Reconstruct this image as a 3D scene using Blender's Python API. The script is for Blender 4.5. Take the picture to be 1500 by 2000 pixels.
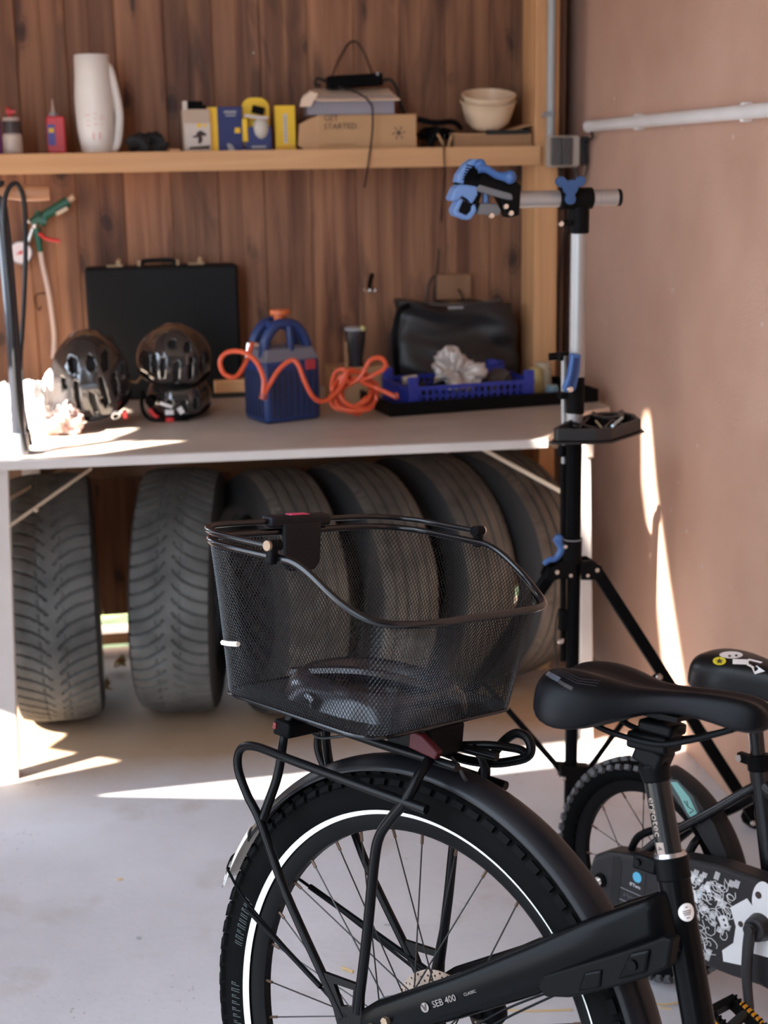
import bpy, bmesh, math, random
from mathutils import Vector, Matrix, noise
PI = math.pi
for o in list(bpy.data.objects): bpy.data.objects.remove(o)
SC = bpy.context.scene; COL = SC.collection
rnd = random.Random(7)

# ------------------------------------------------------------------ camera
FPX = 2800.0; CAMH = 1.445; PITCH = math.radians(13.6); ROLL = math.radians(1.0); YAW = math.radians(10.0)
_f = Vector((math.sin(YAW)*math.cos(PITCH), math.cos(YAW)*math.cos(PITCH), -math.sin(PITCH)))
_r0 = Vector((math.cos(YAW), -math.sin(YAW), 0)); _u0 = _r0.cross(_f)
_r = math.cos(ROLL)*_r0 - math.sin(ROLL)*_u0; _u = math.sin(ROLL)*_r0 + math.cos(ROLL)*_u0
CAM = Vector((0, 0, CAMH))
cd = bpy.data.cameras.new('camera'); cam = bpy.data.objects.new('camera', cd); COL.objects.link(cam)
cam.matrix_world = Matrix.Translation(CAM) @ Matrix((( _r.x, _u.x, -_f.x), (_r.y, _u.y, -_f.y), (_r.z, _u.z, -_f.z))).to_4x4()
cd.sensor_fit = 'VERTICAL'; cd.sensor_height = 36.0; cd.lens = 36.0*FPX/2000.0
cd.dof.use_dof = True; cd.dof.focus_distance = 1.9; cd.dof.aperture_fstop = 5.6
cd.clip_start = 0.05
SC.camera = cam

# ------------------------------------------------------------------ light
w = bpy.data.worlds.new('world'); SC.world = w; w.use_nodes = True
bg = w.node_tree.nodes['Background']; bg.inputs[0].default_value = (0.70, 0.83, 1.0, 1); bg.inputs[1].default_value = 7.5
SUNV = Vector((1.0, 0.55, -0.9)); SUN = SUNV.normalized()
sd = bpy.data.lights.new('sun', 'SUN'); sd.energy = 42.0; sd.color = (1.0, 0.93, 0.84); sd.angle = math.radians(0.9)
so = bpy.data.objects.new('sun', sd); COL.objects.link(so); so.location = (-3, -2, 4)
so.rotation_euler = SUN.to_track_quat('-Z', 'Y').to_euler()
SC.view_settings.view_transform = 'Standard'; SC.view_settings.look = 'None'
SC.view_settings.exposure = 0.2; SC.view_settings.gamma = 1.0; SC.view_settings.use_curve_mapping = False

# ------------------------------------------------------------------ geometry helpers
def ray(px, py): return _f + (px-750)/FPX*_r + (1000-py)/FPX*_u
def onz(px, py, z): d = ray(px, py); return CAM + d*((z-CAMH)/d.z)
def ony(px, py, y): d = ray(px, py); return CAM + d*(y/d.y)
def onx(px, py, x): d = ray(px, py); return CAM + d*(x/d.x)
def mpp(P): return (Vector(P)-CAM).dot(_f)/FPX

class MB:
    def __init__(s): s.v = []; s.f = []
    def add(s, vs, fs):
        n = len(s.v); s.v += [Vector(v) for v in vs]; s.f += [tuple(i+n for i in f) for f in fs]; return s
    def box(s, c, d, m=None):
        c = Vector(c); x, y, z = d[0]/2, d[1]/2, d[2]/2
        vs = [Vector((a*x, b*y, e*z)) for a in (-1, 1) for b in (-1, 1) for e in (-1, 1)]
        if m is not None: vs = [m @ v for v in vs]
        return s.add([v+c for v in vs], [(0,1,3,2),(4,6,7,5),(0,4,5,1),(2,3,7,6),(0,2,6,4),(1,5,7,3)])
    def lathe(s, prof, n=24, c=(0,0,0), ax=(0,0,1), a0=0.0, a1=2*PI, sc=(1,1)):
        c = Vector(c); q = Vector((0,0,1)).rotation_difference(Vector(ax).normalized())
        full = abs(a1-a0-2*PI) < 1e-6; m = n if full else n+1; vs = []; fs = []
        for i in range(m):
            a = a0+(a1-a0)*i/n
            for r, z in prof: vs.append(c + q @ Vector((r*math.cos(a)*sc[0], r*math.sin(a)*sc[1], z)))
        k = len(prof)
        for i in range(n):
            j = (i+1) % m
            for t in range(k-1): fs.append((i*k+t, j*k+t, j*k+t+1, i*k+t+1))
        return s.add(vs, fs)
    def cyl(s, p0, p1, r, r1=None, n=16):
        p0 = Vector(p0); p1 = Vector(p1); L = (p1-p0).length; r1 = r if r1 is None else r1
        return s.lathe([(0, 0), (r, 0), (r1, L), (0, L)], n, p0, p1-p0)
    def tube(s, pts, r, n=8, closed=False, sm=0, caps=True):
        P = [Vector(p) for p in pts]
        if sm: P = spline(P, sm, closed)
        N = len(P); T = []
        for i in range(N):
            a = P[(i-1) % N] if (closed or i > 0) else P[0]; b = P[(i+1) % N] if (closed or i < N-1) else P[-1]
            t = (b-a); T.append(t.normalized() if t.length > 1e-9 else Vector((0,0,1)))
        u = T[0].orthogonal().normalized(); fr = []
        for i in range(N):
            if i: u = (T[i-1].rotation_difference(T[i]) @ u)
            u = (u - u.dot(T[i])*T[i]).normalized(); fr.append(u.copy())
        tw = 0
        if closed:
            e = T[-1].rotation_difference(T[0]) @ fr[-1]; b0 = T[0].cross(fr[0]); tw = math.atan2(e.dot(b0), e.dot(fr[0]))
        vs = []
        for i in range(N):
            b = T[i].cross(fr[i]); rr = r(i/(N-1)) if callable(r) else r
            for k in range(n):
                a = 2*PI*k/n - tw*i/N
                vs.append(P[i] + rr*(math.cos(a)*fr[i]+math.sin(a)*b))
        fs = []
        for i in range(N if closed else N-1):
            j = (i+1) % N
            for k in range(n): fs.append((i*n+k, i*n+(k+1) % n, j*n+(k+1) % n, j*n+k))
        if caps and not closed: fs += [tuple(range(n))[::-1], tuple((N-1)*n+k for k in range(n))]
        return s.add(vs, fs)
    def prism(s, poly, t, m=None):           # polygon in local xy, thickness along z (centred)
        n = len(poly); vs = [Vector((p[0], p[1], -t/2)) for p in poly]+[Vector((p[0], p[1], t/2)) for p in poly]
        if m is not None: vs = [m @ v for v in vs]
        return s.add(vs, [tuple(range(n))[::-1], tuple(range(n, 2*n))]+[(i, (i+1) % n, n+(i+1) % n, n+i) for i in range(n)])
    def ball(s, c, r, n=12, m=8):
        r = (r, r, r) if not hasattr(r, '__len__') else r; c = Vector(c); vs = []; fs = []
        for i in range(m+1):
            p = PI*i/m
            for k in range(n):
                a = 2*PI*k/n; vs.append(c+Vector((r[0]*math.sin(p)*math.cos(a), r[1]*math.sin(p)*math.sin(a), r[2]*math.cos(p))))
        for i in range(m):
            for k in range(n): fs.append((i*n+k, (i+1)*n+k, (i+1)*n+(k+1) % n, i*n+(k+1) % n))
        return s.add(vs, fs)
    def grid(s, fn, nu, nv, cu=False, cv=False):
        vs = [fn(i/(nu if cu else nu-1), j/(nv if cv else nv-1)) for i in range(nu) for j in range(nv)]; fs = []
        for i in range(nu if cu else nu-1):
            for j in range(nv if cv else nv-1):
                a, b = (i+1) % nu, (j+1) % nv; fs.append((i*nv+j, a*nv+j, a*nv+b, i*nv+b))
        return s.add(vs, fs)

def spline(P, k, closed=False):
    N = len(P); out = []
    for i in range(N if closed else N-1):
        g = lambda q: P[q % N] if closed else P[max(0, min(N-1, q))]
        a, b, c, d = g(i-1), g(i), g(i+1), g(i+2)
        for j in range(k):
            t = j/k
            out.append(0.5*((2*b)+(c-a)*t+(2*a-5*b+4*c-d)*t*t+(3*b-a-3*c+d)*t**3))
    if not closed: out.append(P[-1])
    return out

SHIFT = {}
def obj(name, mb, mat, parent=None, smooth=True, bevel=0.0, seg=2, label=None, kind=None, weld=True, angle=40, sub=0, recalc=True):
    me = bpy.data.meshes.new(name)
    if isinstance(mb, MB):
        me.from_pydata([tuple(v) for v in mb.v], [], mb.f)
        b = bmesh.new(); b.from_mesh(me)
        if weld: bmesh.ops.remove_doubles(b, verts=b.verts, dist=1e-5)
        if recalc: bmesh.ops.recalc_face_normals(b, faces=b.faces)
        b.to_mesh(me); b.free()
    else: me = mb
    if not me.materials: me.materials.append(mat)
    if smooth and len(me.polygons):
        me.polygons.foreach_set('use_smooth', [True]*len(me.polygons))
        if angle < 180: me.set_sharp_from_angle(angle=math.radians(angle))
    o = bpy.data.objects.new(name, me); COL.objects.link(o)
    if parent is not None:
        o.parent = parent
        if parent.name in SHIFT: o.location = -SHIFT[parent.name]
    if bevel:
        m = o.modifiers.new('bevel', 'BEVEL'); m.width = bevel; m.segments = seg; m.limit_method = 'ANGLE'; m.angle_limit = math.radians(40)
    if sub:
        m = o.modifiers.new('sub', 'SUBSURF'); m.levels = sub; m.render_levels = sub
    if label: o['label'] = label
    if kind: o['kind'] = kind
    return o
def thing(name, label, cat, base=(0,0,0), group=None, mw=None):
    """Empty at the thing's base; its parts are modelled in world space (or in the frame mw) and shifted back."""
    o = bpy.data.objects.new(name, None); COL.objects.link(o); o.empty_display_size = 0.05
    if mw is None: o.location = base; SHIFT[o.name] = Vector(base)
    else: o.matrix_world = mw @ Matrix.Translation(base); SHIFT[o.name] = Vector(base)
    if label: o['label'] = label; o['category'] = cat
    if group: o['group'] = group
    return o
def tag(o, label, cat, group=None):
    o['label'] = label; o['category'] = cat
    if group: o['group'] = group
    return o
def struct(name, base=(0,0,0)):
    o = bpy.data.objects.new(name, None); COL.objects.link(o); o.location = base; SHIFT[o.name] = Vector(base); o['kind'] = 'structure'; return o

def text_mesh(txt, size, extr=0.0003, shear=0.0, mapf=None, align='CENTER'):
    c = bpy.data.curves.new('t', 'FONT'); c.body = txt; c.size = size; c.extrude = extr; c.align_x = align; c.align_y = 'CENTER'; c.shear = shear; c.resolution_u = 2
    o = bpy.data.objects.new('t', c); COL.objects.link(o)
    dg = bpy.context.evaluated_depsgraph_get(); me = bpy.data.meshes.new_from_object(o.evaluated_get(dg))
    bpy.data.objects.remove(o)
    if mapf:
        for v in me.vertices: v.co = mapf(v.co.copy())
    me.materials.clear(); return me
def T(loc, x, y, z=None):     # frame from x and y directions
    x = Vector(x).normalized(); y = Vector(y); y = (y-y.dot(x)*x).normalized(); z = x.cross(y)
    return Matrix.Translation(loc) @ Matrix(((x.x, y.x, z.x), (x.y, y.y, z.y), (x.z, y.z, z.z))).to_4x4()
def star(r, r2, n=5): return [((r if i % 2 == 0 else r2)*math.sin(PI*i/n), (r if i % 2 == 0 else r2)*math.cos(PI*i/n)) for i in range(2*n)]
def circ(r, n=24, c=(0,0)): return [(c[0]+r*math.cos(2*PI*i/n), c[1]+r*math.sin(2*PI*i/n)) for i in range(n)]
def rrect(w, h, r, n=5):
    P = []
    for cx, cy, a in ((w/2-r, h/2-r, 0), (-w/2+r, h/2-r, 90), (-w/2+r, -h/2+r, 180), (w/2-r, -h/2+r, 270)):
        for i in range(n+1): t = math.radians(a+90*i/n); P.append((cx+r*math.cos(t), cy+r*math.sin(t)))
    return P

# ------------------------------------------------------------------ materials
MATS = {}
def mat(name, col, rough=0.5, metal=0.0, bump=0.0, bscale=60.0, var=0.0, vscale=8.0, spec=0.5, coat=0.0, trans=0.0, alpha=1.0, sheen=0.0):
    if name in MATS: return MATS[name]
    m = bpy.data.materials.new(name); m.use_nodes = True; N = m.node_tree.nodes; L = m.node_tree.links; p = N['Principled BSDF']
    p.inputs['Base Color'].default_value = (*col, 1); p.inputs['Roughness'].default_value = rough; p.inputs['Metallic'].default_value = metal
    p.inputs['Specular IOR Level'].default_value = spec; p.inputs['Coat Weight'].default_value = coat
    p.inputs['Transmission Weight'].default_value = trans; p.inputs['Alpha'].default_value = alpha; p.inputs['Sheen Weight'].default_value = sheen
    tc = N.new('ShaderNodeTexCoord')
    nz = N.new('ShaderNodeTexNoise'); nz.inputs['Scale'].default_value = vscale; nz.inputs['Detail'].default_value = 6
    L.new(tc.outputs['Object'], nz.inputs['Vector'])
    v = var if var else 0.06
    mr = N.new('ShaderNodeMapRange'); mr.inputs[1].default_value = 0.3; mr.inputs[2].default_value = 0.7; mr.inputs[3].default_value = 1-v; mr.inputs[4].default_value = 1+v
    L.new(nz.outputs['Fac'], mr.inputs[0])
    mx = N.new('ShaderNodeVectorMath'); mx.operation = 'SCALE'; mx.inputs[0].default_value = col; L.new(mr.outputs[0], mx.inputs['Scale'])
    L.new(mx.outputs[0], p.inputs['Base Color'])
    if bump:
        b = N.new('ShaderNodeBump'); b.inputs['Strength'].default_value = bump; b.inputs['Distance'].default_value = 0.002
        n2 = N.new('ShaderNodeTexNoise'); n2.inputs['Scale'].default_value = bscale; n2.inputs['Detail'].default_value = 4
        L.new(tc.outputs['Object'], n2.inputs['Vector']); L.new(n2.outputs['Fac'], b.inputs['Height']); L.new(b.outputs[0], p.inputs['Normal'])
    MATS[name] = m; return m
def wood(name, dark, light, axis=2, knots=True, rough=0.6, knotc=(0.03, 0.012, 0.008), grain=26.0):
    if name in MATS: return MATS[name]
    m = bpy.data.materials.new(name); m.use_nodes = True; N = m.node_tree.nodes; L = m.node_tree.links; p = N['Principled BSDF']
    tc = N.new('ShaderNodeTexCoord'); oi = N.new('ShaderNodeObjectInfo')
    off = N.new('ShaderNodeVectorMath'); off.operation = 'SCALE'; off.inputs[0].default_value = (37, 53, 71); L.new(oi.outputs['Random'], off.inputs['Scale'])
    ad = N.new('ShaderNodeVectorMath'); L.new(tc.outputs['Object'], ad.inputs[0]); L.new(off.outputs[0], ad.inputs[1])
    sc = [grain, grain, grain]; sc[axis] = 1.3
    m1 = N.new('ShaderNodeMapping'); m1.inputs['Scale'].default_value = sc; L.new(ad.outputs[0], m1.inputs[0])
    n1 = N.new('ShaderNodeTexNoise'); n1.inputs['Scale'].default_value = 1.0; n1.inputs['Detail'].default_value = 5; n1.inputs['Distortion'].default_value = 0.6
    L.new(m1.outputs[0], n1.inputs['Vector'])
    r = N.new('ShaderNodeValToRGB'); r.color_ramp.elements[0].position = 0.30; r.color_ramp.elements[0].color = (*dark, 1)
    r.color_ramp.elements[1].position = 0.68; r.color_ramp.elements[1].color = (*light, 1); L.new(n1.outputs['Fac'], r.inputs[0])
    tone = N.new('ShaderNodeMapRange'); tone.inputs[3].default_value = 0.78; tone.inputs[4].default_value = 1.25; L.new(oi.outputs['Random'], tone.inputs[0])
    ts = N.new('ShaderNodeVectorMath'); ts.operation = 'SCALE'; L.new(r.outputs[0], ts.inputs[0]); L.new(tone.outputs[0], ts.inputs['Scale'])
    out = ts.outputs[0]
    if knots:
        sp = N.new('ShaderNodeSeparateXYZ'); L.new(ad.outputs[0], sp.inputs[0]); cb_ = N.new('ShaderNodeCombineXYZ')
        L.new(sp.outputs[0 if axis == 2 else 1], cb_.inputs[0]); L.new(sp.outputs[axis], cb_.inputs[1])
        m2 = N.new('ShaderNodeMapping'); m2.inputs['Scale'].default_value = (6.5, 4.2, 1); L.new(cb_.outputs[0], m2.inputs[0])
        nd = N.new('ShaderNodeTexNoise'); nd.inputs['Scale'].default_value = 6; L.new(m2.outputs[0], nd.inputs['Vector'])
        va = N.new('ShaderNodeMixRGB'); va.inputs[0].default_value = 0.10; L.new(m2.outputs[0], va.inputs[1]); L.new(nd.outputs['Color'], va.inputs[2])
        vo = N.new('ShaderNodeTexVoronoi'); vo.voronoi_dimensions = '2D'; vo.inputs['Scale'].default_value = 1.0; L.new(va.outputs[0], vo.inputs['Vector'])
        kr = N.new('ShaderNodeValToRGB'); e = kr.color_ramp.elements; e[0].position = 0.03; e[0].color = (0.9, 0.9, 0.9, 1); e[1].position = 0.30; e[1].color = (0, 0, 0, 1)
        q_ = e.new(0.09); q_.color = (0.75, 0.75, 0.75, 1); q_ = e.new(0.12); q_.color = (0.30, 0.30, 0.30, 1); q_ = e.new(0.155); q_.color = (0.42, 0.42, 0.42, 1); q_ = e.new(0.19); q_.color = (0.12, 0.12, 0.12, 1)
        L.new(vo.outputs['Distance'], kr.inputs[0])
        # long dark sap streaks
        m3 = N.new('ShaderNodeMapping'); s3 = [9.0, 9.0, 9.0]; s3[axis] = 1.6; m3.inputs['Scale'].default_value = s3; L.new(ad.outputs[0], m3.inputs[0])
        n3 = N.new('ShaderNodeTexNoise'); n3.inputs['Scale'].default_value = 1.0; n3.inputs['Detail'].default_value = 3; n3.inputs['Distortion'].default_value = 1.2; L.new(m3.outputs[0], n3.inputs['Vector'])
        r3 = N.new('ShaderNodeValToRGB'); r3.color_ramp.elements[0].position = 0.56; r3.color_ramp.elements[0].color = (0, 0, 0, 1)
        r3.color_ramp.elements[1].position = 0.70; r3.color_ramp.elements[1].color = (0.6, 0.6, 0.6, 1); L.new(n3.outputs['Fac'], r3.inputs[0])
        mxx = N.new('ShaderNodeMath'); mxx.operation = 'MAXIMUM'; km = N.new('ShaderNodeMapRange'); km.inputs[1].default_value = 0.46; km.inputs[2].default_value = 0.54; L.new(n3.outputs['Fac'], km.inputs[0]); kx = N.new('ShaderNodeMath'); kx.operation = 'MULTIPLY'; L.new(kr.outputs[0], kx.inputs[0]); L.new(km.outputs[0], kx.inputs[1]); L.new(kx.outputs[0], mxx.inputs[0]); L.new(r3.outputs[0], mxx.inputs[1])
        mk = N.new('ShaderNodeMixRGB'); mk.inputs[2].default_value = (*knotc, 1); L.new(mxx.outputs[0], mk.inputs[0]); L.new(out, mk.inputs[1]); out = mk.outputs[0]
    L.new(out, p.inputs['Base Color']); p.inputs['Roughness'].default_value = rough
    b = N.new('ShaderNodeBump'); b.inputs['Strength'].default_value = 0.25; b.inputs['Distance'].default_value = 0.001; L.new(n1.outputs['Fac'], b.inputs['Height']); L.new(b.outputs[0], p.inputs['Normal'])
    MATS[name] = m; return m

BLK = mat('black_paint', (0.003, 0.003, 0.0034), 0.22, spec=0.07)
BLKM = mat('black_satin', (0.0035, 0.0035, 0.004), 0.40, spec=0.05)
RUB = mat('tyre_rubber', (0.004, 0.004, 0.004), 0.7, spec=0.03, bump=0.2, bscale=300)
PLA = mat('black_plastic', (0.0055, 0.005, 0.005), 0.5, spec=0.07, bump=0.1, bscale=400)
ALU = mat('brushed_aluminium', (0.46, 0.45, 0.44), 0.48, 0.8)
CHR = mat('bright_steel', (0.75, 0.72, 0.68), 0.22, 1.0)
BLUP = mat('blue_plastic', (0.05, 0.13, 0.35), 0.35)
WHT = mat('white_print', (0.80, 0.80, 0.80), 0.5)
GRY = mat('grey_print', (0.32, 0.32, 0.33), 0.5)
RED = mat('red_plastic', (0.65, 0.03, 0.035), 0.4)
YEL = mat('yellow_print', (0.85, 0.53, 0.02), 0.5)
CARD = mat('cardboard', (0.50, 0.29, 0.14), 0.8, bump=0.1)
CARDI = mat('cardboard_inside', (0.36, 0.20, 0.10), 0.85)
DARKP = mat('dark_ink', (0.05, 0.03, 0.025), 0.7)
PINE = wood('pale_pine', (0.60, 0.31, 0.135), (0.76, 0.44, 0.21), axis=0, knots=False)
PINEV = wood('pale_pine_upright', (0.46, 0.23, 0.10), (0.62, 0.34, 0.155), axis=2, knots=False)
BOARD = wood('stained_boards', (0.13, 0.048, 0.023), (0.35, 0.162, 0.080), axis=2)

# ------------------------------------------------------------------ the room
WX = 1.32; BY = 4.30
def floor_mat():
    m = bpy.data.materials.new('concrete'); m.use_nodes = True; N = m.node_tree.nodes; L = m.node_tree.links; p = N['Principled BSDF']
    tc = N.new('ShaderNodeTexCoord'); sx = N.new('ShaderNodeSeparateXYZ'); L.new(tc.outputs['Object'], sx.inputs[0])
    n = N.new('ShaderNodeTexNoise'); n.inputs['Scale'].default_value = 2.2; n.inputs['Detail'].default_value = 8; n.inputs['Roughness'].default_value = 0.65; L.new(tc.outputs['Object'], n.inputs['Vector'])
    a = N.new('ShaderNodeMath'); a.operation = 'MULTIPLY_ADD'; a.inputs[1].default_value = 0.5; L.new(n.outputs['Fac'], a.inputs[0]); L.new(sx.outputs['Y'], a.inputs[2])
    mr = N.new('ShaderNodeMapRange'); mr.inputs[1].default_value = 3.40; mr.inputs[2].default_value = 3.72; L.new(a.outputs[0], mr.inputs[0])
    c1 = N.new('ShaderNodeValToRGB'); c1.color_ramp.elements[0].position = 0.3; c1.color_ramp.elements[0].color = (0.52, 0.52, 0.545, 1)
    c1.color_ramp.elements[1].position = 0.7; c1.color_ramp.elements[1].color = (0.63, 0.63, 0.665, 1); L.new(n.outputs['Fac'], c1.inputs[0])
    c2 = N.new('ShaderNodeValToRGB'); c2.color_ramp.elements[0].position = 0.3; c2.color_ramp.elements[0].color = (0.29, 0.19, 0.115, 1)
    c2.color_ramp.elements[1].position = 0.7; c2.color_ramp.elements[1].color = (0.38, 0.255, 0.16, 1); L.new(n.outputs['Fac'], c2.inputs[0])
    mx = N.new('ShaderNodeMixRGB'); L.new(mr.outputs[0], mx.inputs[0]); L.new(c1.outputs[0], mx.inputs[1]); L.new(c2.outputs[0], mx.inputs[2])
    # tan stains, dark drops
    n2 = N.new('ShaderNodeTexNoise'); n2.inputs['Scale'].default_value = 5.0; n2.inputs['Detail'].default_value = 5; L.new(tc.outputs['Object'], n2.inputs['Vector'])
    r2 = N.new('ShaderNodeValToRGB'); r2.color_ramp.elements[0].position = 0.60; r2.color_ramp.elements[0].color = (0,0,0,1); r2.color_ramp.elements[1].position = 0.78; r2.color_ramp.elements[1].color = (0.6,0.6,0.6,1); L.new(n2.outputs['Fac'], r2.inputs[0])
    m2 = N.new('ShaderNodeMixRGB'); m2.inputs[2].default_value = (0.40, 0.33, 0.27, 1); L.new(r2.outputs[0], m2.inputs[0]); L.new(mx.outputs[0], m2.inputs[1])
    out = m2.outputs[0]
    for sc, th, cc in ((26.0, 0.085, (0.22, 0.20, 0.19, 1)), (60.0, 0.10, (0.25, 0.22, 0.20, 1))):
        v = N.new('ShaderNodeTexVoronoi'); v.inputs['Scale'].default_value = sc; L.new(tc.outputs['Object'], v.inputs['Vector'])
        n5 = N.new('ShaderNodeTexNoise'); n5.inputs['Scale'].default_value = 4.0; L.new(tc.outputs['Object'], n5.inputs['Vector'])
        t5 = N.new('ShaderNodeMapRange'); t5.inputs[1].default_value = 0.5; t5.inputs[2].default_value = 0.72; t5.inputs[3].default_value = 0.0; t5.inputs[4].default_value = th*2; L.new(n5.outputs['Fac'], t5.inputs[0])
        lt = N.new('ShaderNodeMath'); lt.operation = 'LESS_THAN'; L.new(v.outputs['Distance'], lt.inputs[0]); L.new(t5.outputs[0], lt.inputs[1])
        fa = N.new('ShaderNodeMath'); fa.operation = 'MULTIPLY'; fa.inputs[1].default_value = 0.55; L.new(lt.outputs[0], fa.inputs[0])
        mm = N.new('ShaderNodeMixRGB'); mm.inputs[2].default_value = cc; L.new(fa.outputs[0], mm.inputs[0]); L.new(out, mm.inputs[1]); out = mm.outputs[0]
    L.new(out, p.inputs['Base Color']); p.inputs['Roughness'].default_value = 0.75
    n4 = N.new('ShaderNodeTexNoise'); n4.inputs['Scale'].default_value = 60; n4.inputs['Detail'].default_value = 6; L.new(tc.outputs['Object'], n4.inputs['Vector'])
    b = N.new('ShaderNodeBump'); b.inputs['Strength'].default_value = 0.35; b.inputs['Distance'].default_value = 0.003; L.new(n4.outputs['Fac'], b.inputs['Height']); L.new(b.outputs[0], p.inputs['Normal'])
    return m
def stucco_mat():
    m = bpy.data.materials.new('pink_stucco'); m.use_nodes = True; N = m.node_tree.nodes; L = m.node_tree.links; p = N['Principled BSDF']
    tc = N.new('ShaderNodeTexCoord')
    n = N.new('ShaderNodeTexNoise'); n.inputs['Scale'].default_value = 3; n.inputs['Detail'].default_value = 8; L.new(tc.outputs['Object'], n.inputs['Vector'])
    c = N.new('ShaderNodeValToRGB'); c.color_ramp.elements[0].position = 0.3; c.color_ramp.elements[0].color = (0.53, 0.315, 0.225, 1); c.color_ramp.elements[1].position = 0.7; c.color_ramp.elements[1].color = (0.64, 0.40, 0.295, 1); L.new(n.outputs['Fac'], c.inputs[0])
    v = N.new('ShaderNodeTexVoronoi'); v.inputs['Scale'].default_value = 9; L.new(tc.outputs['Object'], v.inputs['Vector'])
    lt = N.new('ShaderNodeMath'); lt.operation = 'LESS_THAN'; lt.inputs[1].default_value = 0.05; L.new(v.outputs['Distance'], lt.inputs[0])
    mm = N.new('ShaderNodeMixRGB'); mm.inputs[2].default_value = (0.65, 0.50, 0.42, 1); L.new(lt.outputs[0], mm.inputs[0]); L.new(c.outputs[0], mm.inputs[1])
    L.new(mm.outputs[0], p.inputs['Base Color']); p.inputs['Roughness'].default_value = 0.85
    n4 = N.new('ShaderNodeTexNoise'); n4.inputs['Scale'].default_value = 160; n4.inputs['Detail'].default_value = 4; L.new(tc.outputs['Object'], n4.inputs['Vector'])
    b = N.new('ShaderNodeBump'); b.inputs['Strength'].default_value = 0.5; b.inputs['Distance'].default_value = 0.003; L.new(n4.outputs['Fac'], b.inputs['Height']); L.new(b.outputs[0], p.inputs['Normal'])
    return m
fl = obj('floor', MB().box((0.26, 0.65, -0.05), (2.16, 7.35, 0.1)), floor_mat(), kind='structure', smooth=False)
obj('wall_right', MB().box((WX+0.06, 0.7, 1.5), (0.12, 7.4, 3.0)), stucco_mat(), kind='structure', smooth=False)
obj('ceiling', MB().box((0.30, 1.75, 3.04), (2.4, 5.5, 0.1)), mat('ceiling_boards', (0.45, 0.34, 0.25), 0.7), kind='structure', smooth=False)

# left wall, out of the frame: thin boards with the gaps that let the sun through
def holed(name, outer, holes, thick, m, mtx):
    c = bpy.data.curves.new(name, 'CURVE'); c.dimensions = '2D'; c.fill_mode = 'BOTH'; c.extrude = thick/2
    for poly in [outer]+holes:
        s = c.splines.new('POLY'); s.points.add(len(poly)-1); s.use_cyclic_u = True
        for i, q in enumerate(poly): s.points[i].co = (q[0], q[1], 0, 1)
    o = bpy.data.objects.new(name, c); COL.objects.link(o)
    me = bpy.data.meshes.new_from_object(o.evaluated_get(bpy.context.evaluated_depsgraph_get())); bpy.data.objects.remove(o); bpy.data.curves.remove(c)
    me.transform(mtx); me.materials.clear(); me.name = name
    return me
XW = -0.806
def back(P):            # follow the sun's ray from a lit point back to the left wall
    k = (P[0]-XW); return (P[1]-SUNV.y*k, P[2]-SUNV.z*k)
slit = [back(q) for q in ((-.14,3.23,0), (.305,3.12,0), (1.32,3.19,0), (1.32,3.20,.16), (1.32,3.33,.40), (1.32,3.44,.62), (1.32,3.50,.80), (1.32,3.545,.79), (1.32,3.53,.62), (1.32,3.42,.38), (1.32,3.33,.14), (1.32,3.31,0), (.32,3.245,0))]
hole2 = [back(q) for q in ((.13,3.47,.80), (-.08,3.36,.80), (-.50,3.34,.80), (-.50,4.10,.82), (-.34,3.95,1.06), (-.20,3.76,1.00), (-.10,3.60,.90), (-.06,3.52,.80))]
hole3 = [back(q) for q in ((-.075,3.425,0), (-.32,3.35,0), (-.60,3.30,0), (-.60,3.95,0), (-.34,3.95,.02), (-.24,3.80,.05), (-.22,3.62,0), (-.26,3.55,0))]
me = holed('wall_left', [(1.80, 0), (4.4, 0), (4.4, 3.0), (1.80, 3.0)], [slit, hole2, hole3], 0.012, None, Matrix(((0,0,1,XW),(1,0,0,0),(0,1,0,0),(0,0,0,1))))
obj('wall_left', me, mat('left_wall_boards', (0.52, 0.34, 0.22), 0.7), kind='structure', smooth=False)

obj('wall_front', MB().box((0.26, -0.9, 1.5), (2.2, 0.1, 3.0)), mat('front_wall_boards', (0.10, 0.07, 0.05), 0.8), kind='structure', smooth=False)
# unseen slab added to keep the sun off the floor by the open side
obj('sun_blocker', MB().box((-6.0, -5.0, 4.8), (0.3, 8.10, 9.6)), mat('blocker_grey', (0.55, 0.53, 0.50), 0.8), kind='structure', smooth=False)
obj('yard', MB().box((-6.0, 1.0, -0.045), (10.25, 14, 0.05)), mat('yard_gravel', (0.30, 0.29, 0.28), 0.9), kind='structure', smooth=False)
# back wall: upright tongue-and-groove boards, a gap and a sill below them
wb = struct('wall_back', (0.26, BY, 0))
bw = 0.1355; x = -0.80; i = 0
bme = None
prof = [(-bw/2, 0), (-bw/2, -0.0155), (-bw/2+0.003, -0.018), (-0.0025, -0.018), (0, -0.0165), (0.0025, -0.018), (bw/2-0.0035, -0.018), (bw/2-0.0006, -0.0155), (bw/2-0.0006, 0)]
b = MB(); n = len(prof)
b.v = [Vector((px_, py_, 0.12)) for px_, py_ in prof]+[Vector((px_, py_, 2.98)) for px_, py_ in prof]
b.f = [tuple(range(n)), tuple(range(n, 2*n))[::-1]]+[(k, (k+1) % n, n+(k+1) % n, n+k) for k in range(n)]
first = obj('board', b, BOARD, wb, smooth=False)
base = first.location.copy()
while x < WX-0.01:
    o = first if i == 0 else first.copy()
    if i: COL.objects.link(o); o.parent = wb
    o.location = base + Vector((x+bw/2, BY, 0)); x += bw; i += 1
obj('backing', MB().box((0.26, BY+0.015, 1.56), (2.3, 0.02, 2.86)), mat('dark_backing', (0.03, 0.018, 0.012), 0.9), wb, smooth=False)
obj('sill', MB().box((0.26, BY+0.02, 0.045), (2.14, 0.09, 0.035)), PINE, wb, smooth=False)
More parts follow.
